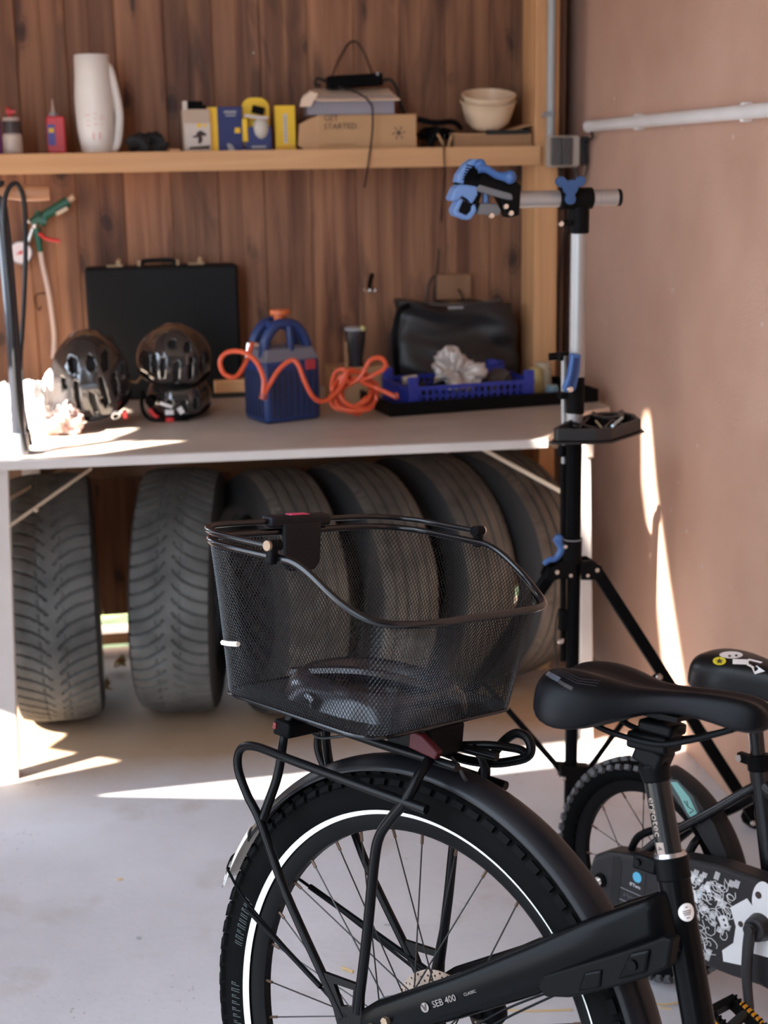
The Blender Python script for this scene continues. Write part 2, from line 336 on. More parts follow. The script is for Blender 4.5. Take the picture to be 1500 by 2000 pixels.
g = obj('ground', MB().box((0.0, 9.4, -0.06), (14, 10.0, 0.02)), mat('grass_outside', (0.16, 0.17, 0.05), 0.9, var=0.5, vscale=14), smooth=False, kind='structure')
trim = obj('trim_1', MB().box((1.205, 4.13, 1.49), (0.068, 0.14, 2.96)), PINEV, smooth=False, kind='structure', bevel=0.003)
obj('trim_2', MB().box((1.265, 4.20, 1.49), (0.035, 0.12, 2.96)), wood('brown_batten', (0.16, 0.09, 0.06), (0.24, 0.14, 0.09), 2, False), smooth=False, kind='structure')
lintel = obj('trim_3', MB().box((0.26, 4.265, 0.60), (1.9, 0.03, 0.09)), wood('cross_rail', (0.20, 0.11, 0.06), (0.32, 0.18, 0.10), 0, False), smooth=False, kind='structure')

# pipes and switch box
p0 = ony(1073, -20, 4.04); p1 = ony(1076, 270, 4.04)
t = thing('conduit_pipe', 'thin grey upright conduit running down the timber post in the corner', 'pipe', (p1.x, 4.04, p1.z-.01))
obj('tube', MB().cyl((p1.x, 4.045, p1.z-.01), (p1.x, 4.045, 2.6), 0.011), mat('grey_conduit', (0.42, 0.44, 0.44), 0.45), t)
c_ = ony(1073, 223, 4.04); obj('clip', MB().box((c_.x, 4.045, c_.z), (0.03, 0.03, 0.012)), GRY, t, bevel=.002)
a0 = onx(1158, 246, WX-.018); a1 = onx(1600, 212, WX-.018)
t = thing('conduit_pipe', 'white horizontal conduit fixed along the pink stucco wall', 'pipe', (WX-.018, a0.y, a0.z))
PW = mat('white_pipe', (0.86, 0.83, 0.80), 0.35)
obj('tube', MB().tube([(WX-.018, a0.y+.03, a0.z), (WX-.018, a0.y-0.1, a0.z), (WX-.018, a1.y, a0.z)], 0.0155, 14), PW, t)
obj('end_sleeve', MB().tube([(WX-.018, a0.y+.04, a0.z), (WX-.018, a0.y+.02, a0.z)], 0.0165, 14), PW, t)
for yy in (a0.y-.35, a0.y-1.0): obj('clip', MB().box((WX-.012, yy, a0.z), (0.024, 0.018, 0.040)), PW, t, bevel=.003)
sbx = ony(1086, 296, 4.02)
t = thing('switch_box', 'grey surface switch box with dark double rockers beside the corner post', 'switch', (1.25, 4.02, sbx.z-.045))
obj('casing', MB().box((1.287, 4.05, sbx.z), (0.066, 0.055, 0.078)), mat('switch_black', (0.04, 0.04, 0.045), 0.5), t, bevel=.006)
obj('frame', MB().box((1.240, 4.022, sbx.z), (0.088, 0.05, 0.086)), mat('switch_cream', (0.50, 0.44, 0.38), 0.5), t, bevel=.006)
for k in (-1, 1):
    obj('rocker', MB().box((1.227+k*.0155, 3.992, sbx.z), (0.030, 0.018, 0.076), Matrix.Rotation(.08*k, 3, 'Z')), mat('rocker_grey', (0.085, 0.08, 0.08), 0.45), t, bevel=.003)
CAB = mat('black_cable', (0.012, 0.012, 0.013), 0.5)
cz = sbx.z
o = obj('cable', MB().tube([(1.30, a0.y+.03, a0.z), (1.302, a0.y+.0, a0.z-.03), (1.305, 4.02, cz+.02), (1.308, 4.01, cz-.05), (1.29, 4.02, cz-.085), (1.278, 4.03, cz-.04)], 0.0035, 6, sm=6), CAB)
tag(o, 'black cable looping from the white conduit end into the switch box', 'cable')
o = obj('cable', MB().tube([(1.232, 4.03, cz-.035), (1.232, 4.02, cz-.07), (1.245, 4.03, cz-.09), (1.262, 4.03, cz-.16), (1.258, 4.10, cz-.35), (1.262, 4.12, cz-.58)], 0.0035, 6, sm=6), CAB)
tag(o, 'black cable dropping from the underside of the switch box behind the stand', 'cable')

# ------------------------------------------------------------------ wall shelf
SZ = 1.490; SY = 4.05
t = thing('wall_shelf', 'long pale pine shelf along the upper part of the boarded wall', 'shelf', (0.26, BY-.02, SZ-.05))
obj('shelf_board', MB().box((0.20, 4.165, SZ-.009), (1.93, 0.225, 0.018)), PINE, t, smooth=False)
obj('front_rail', MB().box((0.205, SY, SZ-.0255), (1.95, 0.022, 0.053)), PINE, t, smooth=False, bevel=.0015)
for xx in (-0.5, 0.55, 1.1): obj('bracket', MB().box((xx, 4.17, SZ-.034), (0.03, 0.20, 0.032)), PINE, t, smooth=False)
def sx(px, y=4.12): return ony(px, 300, y).x
def boxthing(name, label, cat, px0, px1, h, m, y=4.12, d=0.05, rz=0.0, extra=None, group=None, part='carton', z=None):
    x0, x1 = sx(px0, y), sx(px1, y); cx = (x0+x1)/2; z = SZ if z is None else z
    t = thing(name, label, cat, (0,0,0), group, mw=Matrix.Translation((cx, y, z)) @ Matrix.Rotation(rz, 4, 'Z'))
    obj(part, MB().box((0, 0, h/2), (x1-x0, d, h)), m, t, bevel=.001, smooth=False)
    return t, (x1-x0), d
K = 0.00147
def face(t, poly_or_me, m, x, z, d, name='print', rot=0.0, thick=.0008):
    if isinstance(poly_or_me, list): me = MB().prism(poly_or_me, thick, Matrix.Translation((x, -d/2-.0006, z)) @ Matrix.Rotation(PI/2, 4, 'X') @ Matrix.Rotation(rot, 4, 'Z'))
    else:
        me = poly_or_me; me.transform(Matrix.Translation((x, -d/2-.0006, z)) @ Matrix.Rotation(PI/2, 4, 'X') @ Matrix.Rotation(rot, 4, 'Z'))
    return obj(name, me, m, t, smooth=False)
# can at the very left
P = Vector((sx(0)-.002, 4.10, SZ))
t = thing('spray_can', 'pink and purple spray can cut off by the left edge of the shelf', 'can', P)
obj('can_body', MB().lathe([(0,0),(.0105,0),(.0115,.003),(.0115,.085),(.007,.094),(0,.095)], 20, P), mat('can_purple', (0.25, 0.06, 0.25), 0.3), t)
obj('cap', MB().lathe([(0,.093),(.008,.094),(.008,.108),(.010,.112),(.010,.12),(.006,.125),(0,.126)], 16, P), mat('can_cap', (0.75, 0.30, 0.33), 0.4), t)
P = Vector((sx(28), 4.09, SZ))
t = thing('spray_bottle', 'small black and white bottle with a red nozzle at the left of the shelf', 'bottle', P)
obj('bottle_body', MB().lathe([(0,0),(.024,0),(.026,.004),(.0255,.05),(.0225,.052),(.0225,.093),(.021,.096),(0,.096)], 24, P), mat('bottle_cream', (0.55, 0.45, 0.38), 0.4), t)
obj('label_band', MB().lathe([(.0240,.054),(.0240,.086)], 24, P), mat('label_dark', (0.05, 0.035, 0.035), 0.4), t)
obj('nozzle', MB().cyl(P+Vector((-.002,0,.095)), P+Vector((-.002,0,.106)), .006).box(P+Vector((.0,0,.11)), (.026,.01,.008)).tube([P+Vector((.008,0,.11)), P+Vector((-.012,0,.122))], .003), RED, t)
P = Vector((sx(112), 4.13, SZ))
t = thing('glue_bottle', 'flat red squeeze bottle with a thin pale nozzle left of the white jug', 'bottle', P)
obj('bottle_body', MB().prism(rrect(.050, .100, .008), .024, Matrix.Translation(P+Vector((0,0,.05))) @ Matrix.Rotation(PI/2, 4, 'X')), mat('bottle_red', (0.62, 0.045, 0.055), 0.35), t, bevel=.005)
obj('collar', MB().cyl(P+Vector((-.004,0,.100)), P+Vector((-.004,0,.108)), .011), GRY, t)
obj('nozzle', MB().cyl(P+Vector((-.004,0,.108)), P+Vector((-.004,0,.145)), .006, .0012, 10), mat('nozzle_pale', (0.5,0.36,0.28), 0.4), t)
obj('label', MB().box(P+Vector((-.012,-.0127,.050)), (.02,.0012,.055)), mat('label_blue', (0.10,0.10,0.35), 0.5), t, smooth=False)
obj('label_stripe', MB().box(P+Vector((-.012,-.0134,.062)), (.014,.0008,.012)), YEL, t, smooth=False)
# jug
P = Vector((sx(190), 4.12, SZ))
t = thing('measuring_jug', 'tall white plastic measuring jug with red scale marks on the shelf', 'jug', P)
JW = mat('jug_white', (0.85, 0.80, 0.73), 0.4)
obj('jug_body', MB().lathe([(0,0),(.036,0),(.041,.006),(.049,.06),(.0515,.11),(.0515,.15),(.048,.20),(.0465,.255),(.045,.257),(.0445,.253),(.045,.19),(.047,.12),(.038,.012),(0,.01)], 40, P), JW, t)
obj('handle', MB().tube([P+Vector((.034,.0,.232)), P+Vector((.046,.0,.218)), P+Vector((.056,.0,.175)), P+Vector((.064,.0,.12)), P+Vector((.064,.0,.08)), P+Vector((.054,.0,.02)), P+Vector((.032,.0,.012))], lambda a: .012, 12, sm=5), JW, t)
PK = mat('jug_marks', (0.80, 0.40, 0.38), 0.5); mk = MB()
for zz in (.075, .088, .100):
    for aa in (-1.95, -1.55, -1.2):
        if rnd.random() < .9:
            q = Vector((math.cos(aa), math.sin(aa), 0)); c = P + q*(.0508 if zz > .08 else .0495) + Vector((0,0,zz+rnd.uniform(-.004,.004)))
            mk.box(c, (.012*rnd.uniform(.5,1.2), .001, .002), Matrix.Rotation(aa+PI/2, 3, 'Z'))
for aa in (-1.7, -1.35):
    q = Vector((math.cos(aa), math.sin(aa), 0)); mk.box(P+q*.0475+Vector((0,0,.045)), (.004,.001,.02), Matrix.Rotation(aa+PI/2, 3, 'Z'))
obj('scale_marks', mk, PK, t, smooth=False)

def blob(name, label, cat, c, r, m, amp=.25, fr=14.0, seed=0, flat=True, res=(40, 26), stretch=None, pw=1.0):
    c = Vector(c); b = MB(); n, k = res
    def fn(u, v):
        a = 2*PI*u; p = PI*v; d = Vector((math.sin(p)*math.cos(a), math.sin(p)*math.sin(a), math.cos(p)))
        q = Vector((d.x*r[0], d.y*r[1], d.z*r[2])); ns = noise.noise(q*fr+Vector((seed, 3*seed, 0))); n2 = abs(noise.noise(q*fr*2.3+Vector((9, seed, 4))))
        q = q*(1+amp*ns*1.6-amp*n2*1.3)
        if flat and q.z < -r[2]*0.55: q.z = -r[2]*0.55
        return c+q+Vector((0,0,r[2]*0.55 if flat else 0))
    b.grid(fn, n, k, cu=True)
    o = obj(name, b, m, smooth=True, angle=55)
    if label: tag(o, label, cat)
    return o
DCL = mat('dark_cloth', (0.014, 0.013, 0.014), 0.8)
blob('cloth', 'crumpled black cloth on the shelf right of the white jug', 'cloth', (sx(290), 4.12, SZ), (.055, .05, .036), DCL, .45, 26, 3)
o = obj('wooden_wedge', MB().box((sx(340), 4.08, SZ+.004), (.03, .03, .008)), PINE, bevel=.001); tag(o, 'tiny pale wood wedge lying beside the black cloth on the shelf', 'wedge')
# drill carton
WCR = mat('carton_white', (0.62, 0.54, 0.47), 0.6)
t, wd, dd = boxthing('tool_carton', 'white and tan carton with a dark tool picture and black lid', 'box', 359, 411, .112, mat('carton_tan', (0.50, 0.38, 0.28), 0.7), 4.11, .05, .05)
face(t, [(-.031,-.050),(.038,-.050),(.038,.020),(-.031,.020)], WCR, -.002, .055, dd, 'front_panel')
obj('black_lid', MB().box((-.002, 0, .126), (.042, .046, .014)).box((-.002,0,.117), (.06,.04,.012)), BLKM, t, bevel=.001)
obj('white_flap', MB().box((-.029, -.01, .117), (.012, .03, .034)), WCR, t, bevel=.001)
face(t, [(-.022,-.006),(-.010,-.003),(-.006,.006),(.004,.010),(.020,.0),(.016,-.006),(.006,-.004),(.008,-.016),(.002,-.026),(-.005,-.024),(-.004,-.008),(-.012,-.010)], DARKP, .006, .046, dd+.002, 'tool_picture')
face(t, [(-.006,-.005),(.006,-.005),(.006,.005),(-.006,.005)], YEL, .006, .069, dd+.002, 'yellow_mark'); face(t, [(-.004,-.004),(.004,-.004),(.004,.004),(-.004,.004)], YEL, .022, .069, dd+.002, 'yellow_mark')
face(t, [(-.028,-.004),(.028,-.004),(.030,.006),(-.026,.002)], DARKP, .004, .010, dd+.002, 'black_stripe')
# blue carton with yellow side
NAVY = mat('carton_navy', (0.018, 0.03, 0.13), 0.45)
t, wd, dd = boxthing('bulb_carton', 'navy blue carton with a bright yellow left side', 'box', 412, 474, .118, NAVY, 4.12, .05, .03)
face(t, [(-.020,-.058),(.0,-.058),(.0,.058),(-.020,.058)], YEL, -.025, .059, dd, 'yellow_panel')
face(t, [(-.007,-.058),(.004,-.058),(.004,.04),(-.005,.058),(-.012,.058)], mat('print_orange',(0.75,0.40,0.03),0.5), -.040, .059, dd+.001, 'orange_edge')
face(t, [(-.007,-.007),(.009,-.007),(.009,.007),(-.005,.007)], YEL, .028, .055, dd, 'yellow_patch')
face(t, [(-.004,-.018),(.014,-.018),(.006,-.002),(-.004,.004),(-.010,.0)], GRY, .008, .018, dd, 'lamp_picture')
for s_, zz, sz in (('BOSCHLER', .105, 0), ('H7 PRO', .095, 0)): pass
face(t, [(-.018,-.003),(.016,-.003),(.016,.003),(-.018,.003)], GRY, .012, .104, dd, 'title_bar'); face(t, [(-.014,-.002),(.014,-.002),(.014,.002),(-.014,.002)], GRY, .012, .095, dd, 'title_bar')
# blister pack
t, wd, dd = boxthing('lamp_pack', 'yellow and navy blister pack with a rounded top and black lamp inside', 'pack', 476, 529, .006, NAVY, 4.10, .035, -.03)
body = MB().prism(rrect(.076, .142, .028), .004, Matrix.Translation((0, .012, .071)) @ Matrix.Rotation(PI/2, 4, 'X'))
obj('card_back', body, YEL, t, smooth=False)
obj('lower_sleeve', MB().box((.004, -.004, .033), (.072, .028, .062)), NAVY, t, bevel=.002)
obj('yellow_side', MB().box((-.032, -.005, .055), (.014, .030, .062)), YEL, t, bevel=.002)
obj('white_lamp', MB().ball((.012, -.014, .060), (.022, .014, .030)), mat('lamp_white', (0.55,0.50,0.42), 0.4), t)
obj('black_lamp', MB().box((.006, -.004, .108), (.034, .018, .020), Matrix.Rotation(.25, 3, 'Y')), BLKM, t, bevel=.003)
obj('white_band', MB().box((.0, -.012, .090), (.066, .016, .008), Matrix.Rotation(.12, 3, 'Y')), WCR, t, bevel=.001)
face(t, [(-.022,-.003),(.018,-.003),(.018,.003),(-.022,.003)], GRY, .006, .010, .037, 'title_bar')
# yellow carton
t, wd, dd = boxthing('bulb_carton', 'slim plain yellow carton with a white vertical strip', 'box', 538, 577, .120, YEL, 4.12, .045, -.02)
face(t, [(-.005,-.040),(.005,-.040),(.005,.040),(-.005,.040)], WCR, .0, .058, dd, 'label_strip')
for k in range(7): face(t, [(-.0025,-.003),(.0025,-.003),(.0015,.003),(-.0025,.002)], GRY, .0, .028+k*.010, dd+.002, 'letter_mark')
face(t, [(-.027,-.008),(.027,-.008),(.027,.006),(-.027,.0)], mat('print_orange',(0.75,0.40,0.03),0.5), .0, .010, dd, 'orange_band')
# cardboard box
t, wd, dd = boxthing('cardboard_box', 'open brown cardboard box printed GET STARTED. under a grey box', 'box', 618, 806, .092, CARD, 4.13, .12, -.02)
me = text_mesh('GET\nSTARTED.', .022, align='LEFT'); face(t, me, DARKP, -.122, .072, dd, 'lettering')
face(t, [(-.045,-.0012),(.045,-.0012),(.045,.0012),(-.045,.0012)], mat('faint_ink', (0.33,0.17,0.08), .8), -.075, .012, dd, 'fine_print')
me = MB()
for k in range(6):
    a = k*PI/3; me.prism([(.003,-.0008),(.016,-.0008),(.019,.004),(.017,.005),(.013,.001),(.003,.0012)], .0008, Matrix.Translation((.088, -dd/2-.0006, .042)) @ Matrix.Rotation(PI/2, 4, 'X') @ Matrix.Rotation(a, 4, 'Z'))
me.prism(circ(.005, 10), .0008, Matrix.Translation((.088, -dd/2-.0008, .042)) @ Matrix.Rotation(PI/2, 4, 'X'))
obj('burst_print', me, DARKP, t, smooth=False)
obj('side_flap', MB().prism([(0,0),(-.035,-.005),(-.060,.010),(-.055,.066),(-.022,.082),(0,.088)], .003, Matrix.Translation((-wd/2, -dd/2+.002, .002)) @ Matrix.Rotation(.25, 4, 'Z') @ Matrix.Rotation(PI/2, 4, 'X')), mat('cardboard_light', (0.60,0.36,0.19), .8), t, smooth=False)
obj('rear_flap', MB().prism([(0,0),(.030,-.0),(.045,.03),(.010,.085),(0,.088)], .003, Matrix.Translation((wd/2, dd/2, .002)) @ Matrix.Rotation(PI/2, 4, 'X')), CARDI, t, smooth=False)
# grey box with pale open lid
GB = mat('grey_carton', (0.27, 0.25, 0.28), 0.7)
t, wd, dd = boxthing('grey_box', 'flat grey box with a pale lid flap lying on the cardboard box', 'box', 600, 765, .050, GB, 4.13, .11, -.02, z=SZ+.093)
obj('lid_flap', MB().prism([(-.13,-.012),(-.09,-.065),(.132,-.065),(.118,.05),(-.10,.05)], .003, Matrix.Translation((0,-.02,.056)) @ Matrix.Rotation(.30, 4, 'X')), mat('pale_card', (0.78,0.60,0.44), .7), t, smooth=False)
obj('corner_flap', MB().prism([(0,0),(.030,.0),(.052,.034),(.030,.040),(.006,.022)], .003, Matrix.Translation((-.145,-.07,.022)) @ Matrix.Rotation(PI/2, 4, 'X')), mat('pale_card', (0.78,0.60,0.44), .7), t, smooth=False)
# adapter and cables
z0 = SZ+.153
P = Vector((sx(690), 4.14, z0+.012))
t = thing('power_adapter', 'black power adapter brick lying on the grey box', 'adapter', P)
obj('brick', MB().box(P+Vector((.01,0,.020)), (.155,.06,.034), Matrix.Rotation(-.05, 3, 'Y')), BLKM, t, bevel=.005)
obj('glint_plug', MB().cyl(P+Vector((.072,-.03,.034)), P+Vector((.072,-.03,.042)), .004), GRY, t)
obj('lead', MB().tube([P+Vector((-.07,0,.02)), P+Vector((-.095,-.01,.028)), P+Vector((-.10,0,.012)), P+Vector((-.085,.02,.01))], .004, 6, sm=6), CAB, t)
obj('lead', MB().tube([P+Vector((.085,0,.02)), P+Vector((.115,0,.022)), P+Vector((.13,-.02,-.01)), P+Vector((.14,-.02,-.05)), P+Vector((.17,-.0,-.10))], .005, 6, sm=6), CAB, t)
Q = lambda px, py, y=4.03: ony(px, py, y)
o = obj('cable', MB().tube([Q(655,168,4.12), Q(700,182,4.06), Q(724,202,4.0), Q(728,225,4.015), Q(727,260,4.02), Q(722,300,4.02), Q(717,335,4.03), Q(712,365,4.2)], .003, 6, sm=6), CAB); tag(o, 'black cable draped over the boxes and down across the shelf edge', 'cable')
o = obj('cable', MB().tube([Q(645,160,4.2), Q(660,120,4.26), Q(680,86,4.27), Q(695,82,4.27), Q(712,105,4.27), Q(725,140,4.25), Q(735,160,4.2)], .0025, 6, sm=6), CAB); tag(o, 'thin black cable arching up the boards above the adapter', 'cable')
o = obj('cable', MB().tube([Q(868,262,4.06), Q(867,300,4.02), Q(868,345,4.03), Q(862,420,4.27), Q(855,520,4.275), Q(848,570,4.275), Q(846,640,4.25)], .0022, 6, sm=6), CAB); tag(o, 'thin black cable hanging from the shelf edge behind the bike clamp', 'cable')
o = obj('cable', MB().tube([Q(832,600,4.26), Q(840,548,4.27), Q(870,538,4.27), Q(892,560,4.27), Q(905,585,4.2)], .003, 6, sm=6), CAB); tag(o, 'black cable loop rising behind the black bag on the workbench', 'cable')
# dark device
blob('headset', None, None, (sx(850), 4.12, SZ+.022), (.05, .045, .022), BLKM, .45, 22, 8)
hs = bpy.data.objects['headset']; tag(hs, 'tangled black headset between cardboard box and bowls', 'headset')
SHIFT[hs.name] = Vector((0,0,0))
obj('arm', MB().tube([Q(815,233,4.08), Q(850,240,4.07), Q(885,238,4.08), Q(900,250,4.1)], .008, 8, sm=5), BLKM, hs)
obj('stem', MB().tube([Q(858,250,4.08), Q(838,285,4.08)], .012, 8), BLKM, hs)
# cardboard tray under the bowls
t = thing('cardboard_tray', 'torn flat cardboard tray supporting the cream bowls', 'box', (sx(950), 4.14, SZ))
TX0, TX1 = sx(880), sx(1030); cx = (TX0+TX1)/2
obj('tray_body', MB().box((cx, 4.15, SZ+.018), (TX1-TX0, .15, .034)), CARDI, t, smooth=False)
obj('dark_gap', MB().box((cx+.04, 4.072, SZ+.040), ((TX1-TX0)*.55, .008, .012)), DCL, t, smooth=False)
obj('curled_lid', MB().grid(lambda u, v: Vector((TX0-.005+(TX1-TX0+.015)*u, 4.075+.13*v, SZ+.040+.020*u*u*1.3-.006*math.sin(PI*u))), 14, 3), CARD, t, smooth=False).modifiers.new('s', 'SOLIDIFY').thickness = .004
for q in (((855,262),(870,290)), ((882,264),(874,290))):
    A, B_ = Q(*q[0], 4.065), Q(*q[1], 4.065); obj('torn_strip', MB().tube([A, B_], .004, 4), CARD, t, smooth=False)
# bowls
P = Vector((sx(955), 4.14, SZ+.052)); BW = mat('bowl_cream', (0.80, 0.60, 0.40), 0.4)
tilt = Matrix.Rotation(.26, 4, 'X') @ Matrix.Rotation(-.03, 4, 'Y')
for k, (dz, lab) in enumerate(((0, 'cream plastic bowl, the lower one of the nested pair'), (.017, 'cream plastic bowl, the upper one nested in the other'))):
    prof = [(0,.004),(.045,.004),(.062,.020),(.074,.058),(.0775,.073),(.080,.075),(.0805,.079),(.077,.080),(.073,.070),(.060,.026),(.043,.010),(0,.010)]
    o = obj('bowl', MB().lathe([(r*(1-.03*k), z_) for r, z_ in prof], 40), BW); o.matrix_world = Matrix.Translation(P+Vector((0.002*k,0,dz))) @ tilt @ Matrix.Scale(1, 4)
    tag(o, lab, 'bowl')

# ------------------------------------------------------------------ hooks and tools on the back wall
A = Q(240, 480, 4.275)
P = Q(723, 565, 4.265)
t = thing('wall_hook', 'small dark hook with two pale rings on the boards', 'hook', P)
obj('hook_body', MB().tube([Q(727,535,4.27), Q(722,552,4.262), Q(721,562,4.262)], .006, 8, sm=4), BLKM, t)
for dx in (-6, 5): obj('ring', MB().tube([Q(723+dx+5*math.cos(a), 566+4*math.sin(a), 4.262) for a in [k*PI/5 for k in range(10)]], .0018, 6, closed=True), CHR, t)
# tan block on the wall behind the bag
c = Q(886, 560, 4.27); o = obj('wooden_block', MB().box(c, (.105, .025, .075)), wood('block_wood', (0.26,0.13,0.06), (0.36,0.19,0.10), 2, False), bevel=.002); tag(o, 'square tan block screwed to the boards above the black bag', 'block')
# branding-like knot hole patch is part of the wood; a nail with pale head
for q, lab in (((495,104), 'pale screw head high in the boards above the yellow boxes'), ((1060,228), 'small screw in the corner post above the switch box')):
    c = Q(*q, 4.277 if q[0] < 900 else 4.055); o = obj('screw', MB().cyl(c, c+Vector((0,-.006,0)), .005, .004, 10), CHR); tag(o, lab, 'screw')
# tyre inflator gun
t = thing('tyre_inflator', 'green tyre inflator gun with round gauge hanging on the boards', 'inflator', Q(100, 440, 4.27))
GRN = mat('green_enamel', (0.015, 0.10, 0.065), 0.35)
I = lambda px, py, d=.035: ony(px, py, 4.28-d)
obj('barrel', MB().tube([I(80,440), I(88,420), I(133,393)], lambda a: .012+.004*a, 12), GRN, t)
obj('tip', MB().tube([I(130,394), I(144,384)], .009, 10), mat('brass_tip', (0.62,0.45,0.30), .4), t)
obj('name_plate', MB().tube([I(110,418,.05), I(132,406,.05)], .007, 4), mat('plate_cream',(0.6,0.5,0.38),.5), t, smooth=False)
obj('body', MB().tube([I(62,436), I(75,425), I(92,432)], .014, 10).tube([I(72,425), I(74,412)], .008, 8), GRN, t)
obj('fitting', MB().ball(I(68,440), .012).ball(I(56,432), .007), CHR, t)
obj('grip', MB().tube([I(72,445), I(76,475), I(79,492)], lambda a: .012-.004*a, 10), GRN, t)
obj('trigger', MB().tube([I(76,455,.05), I(90,466,.05), I(117,471,.05)], .005, 8, sm=4), RED, t)
gp = I(41, 493, .03)
obj('gauge_case', MB().lathe([(0,.0),(.031,.0),(.034,.004),(.034,.016),(.031,.018),(.030,.014),(0,.014)], 32, gp+Vector((0,.0,0)), (0,-1,0)), mat('gauge_rim', (0.25,0.24,0.25), .35, .6), t)
obj('gauge_face', MB().cyl(gp+Vector((0,-.0135,0)), gp+Vector((0,-.0155,0)), .0295, n=32), mat('gauge_white', (0.80,0.74,0.78), .4), t)
obj('needle', MB().box(gp+Vector((-.003,-.0165,.0)), (.020,.001,.003), Matrix.Rotation(-.5, 3, 'Y')).cyl(gp+Vector((0,-.015,0)), gp+Vector((0,-.0175,0)), .005, n=12), RED, t)
obj('hose', MB().tube([I(79,492,.03), I(84,520,.03), I(95,570,.035), I(102,620,.03), I(106,660,.02), I(104,700,.03)], .0075, 8, sm=6), mat('clear_hose', (0.62,0.48,0.42), .4), t)
obj('gauge_neck', MB().tube([gp+Vector((.02,0,.02)), I(66,442)], .006, 8), CHR, t)
o = obj('wire_hook', MB().tube([Q(95,572,4.27), Q(72,575,4.27), Q(69,590,4.27), Q(76,606,4.265), Q(80,598,4.262)], .0016, 6, sm=5), BLKM); tag(o, 'thin bent wire on the boards beside the inflator hose', 'wire')

# ------------------------------------------------------------------ workbench
BZ = 0.80
FL = onz(-190, 908, BZ); FR = onz(1084, 856, BZ)
t = thing('workbench', 'long pale workbench with a white edge and cross-braced legs along the boarded wall', 'workbench', (0.4, 3.7, 0))
top = [(FL.x, FL.y), (FR.x-.02, FR.y), (1.13, 3.58), (1.27, 3.66), (1.27, BY-.03), (FL.x, BY-.03)]
obj('bench_top', MB().prism(top, .018, Matrix.Translation((0,0,BZ-.009))), mat('bench_laminate', (0.46, 0.375, 0.31), 0.40, var=.12, vscale=5), t, smooth=False)
WED = mat('white_edge', (0.62, 0.57, 0.53), 0.5)
dv = (FR-FL).normalized(); nrm = Vector((dv.y, -dv.x, 0))
obj('front_rail', MB().box((FL+FR)/2+nrm*.004+Vector((-.01,0,-.0095)), ((FR-FL).length-.02, .022, .021), Matrix.Rotation(math.atan2(dv.y, dv.x), 3, 'Z')), WED, t, smooth=False, bevel=.002)
c = onz(588, 893, BZ-.04)
obj('rail_bracket', MB().prism([(-.040,.010),(.018,.010),(.018,-.012),(-.008,-.012)], .03, Matrix.Translation((c.x-.01, c.y+.02, BZ-.031)) @ Matrix.Rotation(PI/2, 4, 'X')), mat('pale_block', (0.60,0.48,0.40), .6), t, smooth=False, bevel=.001)
# legs
def leg(a, b_, w_=.052, m=WED): 
    return obj('leg', MB().add(*(lambda A, B: ([A+Vector((s*w_/2, q*.02, 0)) for s, q in ((-1,-1),(1,-1),(1,1),(-1,1))]+[B+Vector((s*w_/2, q*.02, 0)) for s, q in ((-1,-1),(1,-1),(1,1),(-1,1))], [(0,1,2,3),(7,6,5,4),(0,4,5,1),(1,5,6,2),(2,6,7,3),(3,7,4,0)]))(Vector(a), Vector(b_))), m, t, smooth=False, bevel=.002)
lt = onz(-8, 925, BZ-.03); lt = Vector((lt.x, FL.y+.03, BZ-.018)); lb = onz(28, 1452, 0); leg(lt, (lb.x, FL.y+.04, 0.0))
rt = ony(1143, 900, FR.y+.03); rb = ony(1148, 1420, FR.y+.05); leg((rt.x-.008, rt.y, BZ-.03), (rb.x-.006, FR.y+.05, 0), .03)
leg((-.30, 4.22, BZ-.03), (-.30, 4.22, 0)); leg((1.2, 4.22, BZ-.03), (1.2, 4.22, 0))
obj('rail_end', MB().box(ony(1149, 877, FR.y+.02), (.022, .03, .040)), mat('pale_block', (0.60,0.48,0.40), .6), t, bevel=.004)
BR = mat('brace_tan', (0.42, 0.33, 0.24), 0.5)
Qb = lambda px, py, y: ony(px, py, y)
obj('brace', MB().tube([Qb(18, 1028, 3.33), Qb(178, 915, 3.46)], .0045, 6), BR, t); obj('brace', MB().tube([Qb(18, 975, 3.62), Qb(125, 915, 3.9)], .0045, 6), BR, t)
obj('brace_bolt', MB().ball(Qb(70, 996, 3.36), .006), BR, t)
obj('brace', MB().tube([Qb(905, 856, 3.5), Qb(1095, 960, 3.3)], .0055, 6), mat('brace_pale', (0.60,0.50,0.38), .5), t); obj('brace', MB().tube([Qb(1040, 850, 3.6), Qb(1105, 880, 3.4)], .0055, 6), BR, t)
for px, yy in ((1063, 3.95),): 
    A_ = ony(px, 880, yy); obj('rear_leg', MB().box((A_.x, yy, .42), (.045, .04, .76)), PINEV, t, smooth=False)
A_ = ony(1018, 905, 4.1); o = obj('white_board', MB().box((A_.x, 4.2, .60), (.05, .018, .30)), mat('offcut_white', (0.5,0.47,0.44), .5), smooth=False); tag(o, 'narrow pale offcut leaning on the boards above the rightmost tyre', 'offcut')
o.location = (0,0,.0)

def U(px, py): return onz(px, py, BZ)
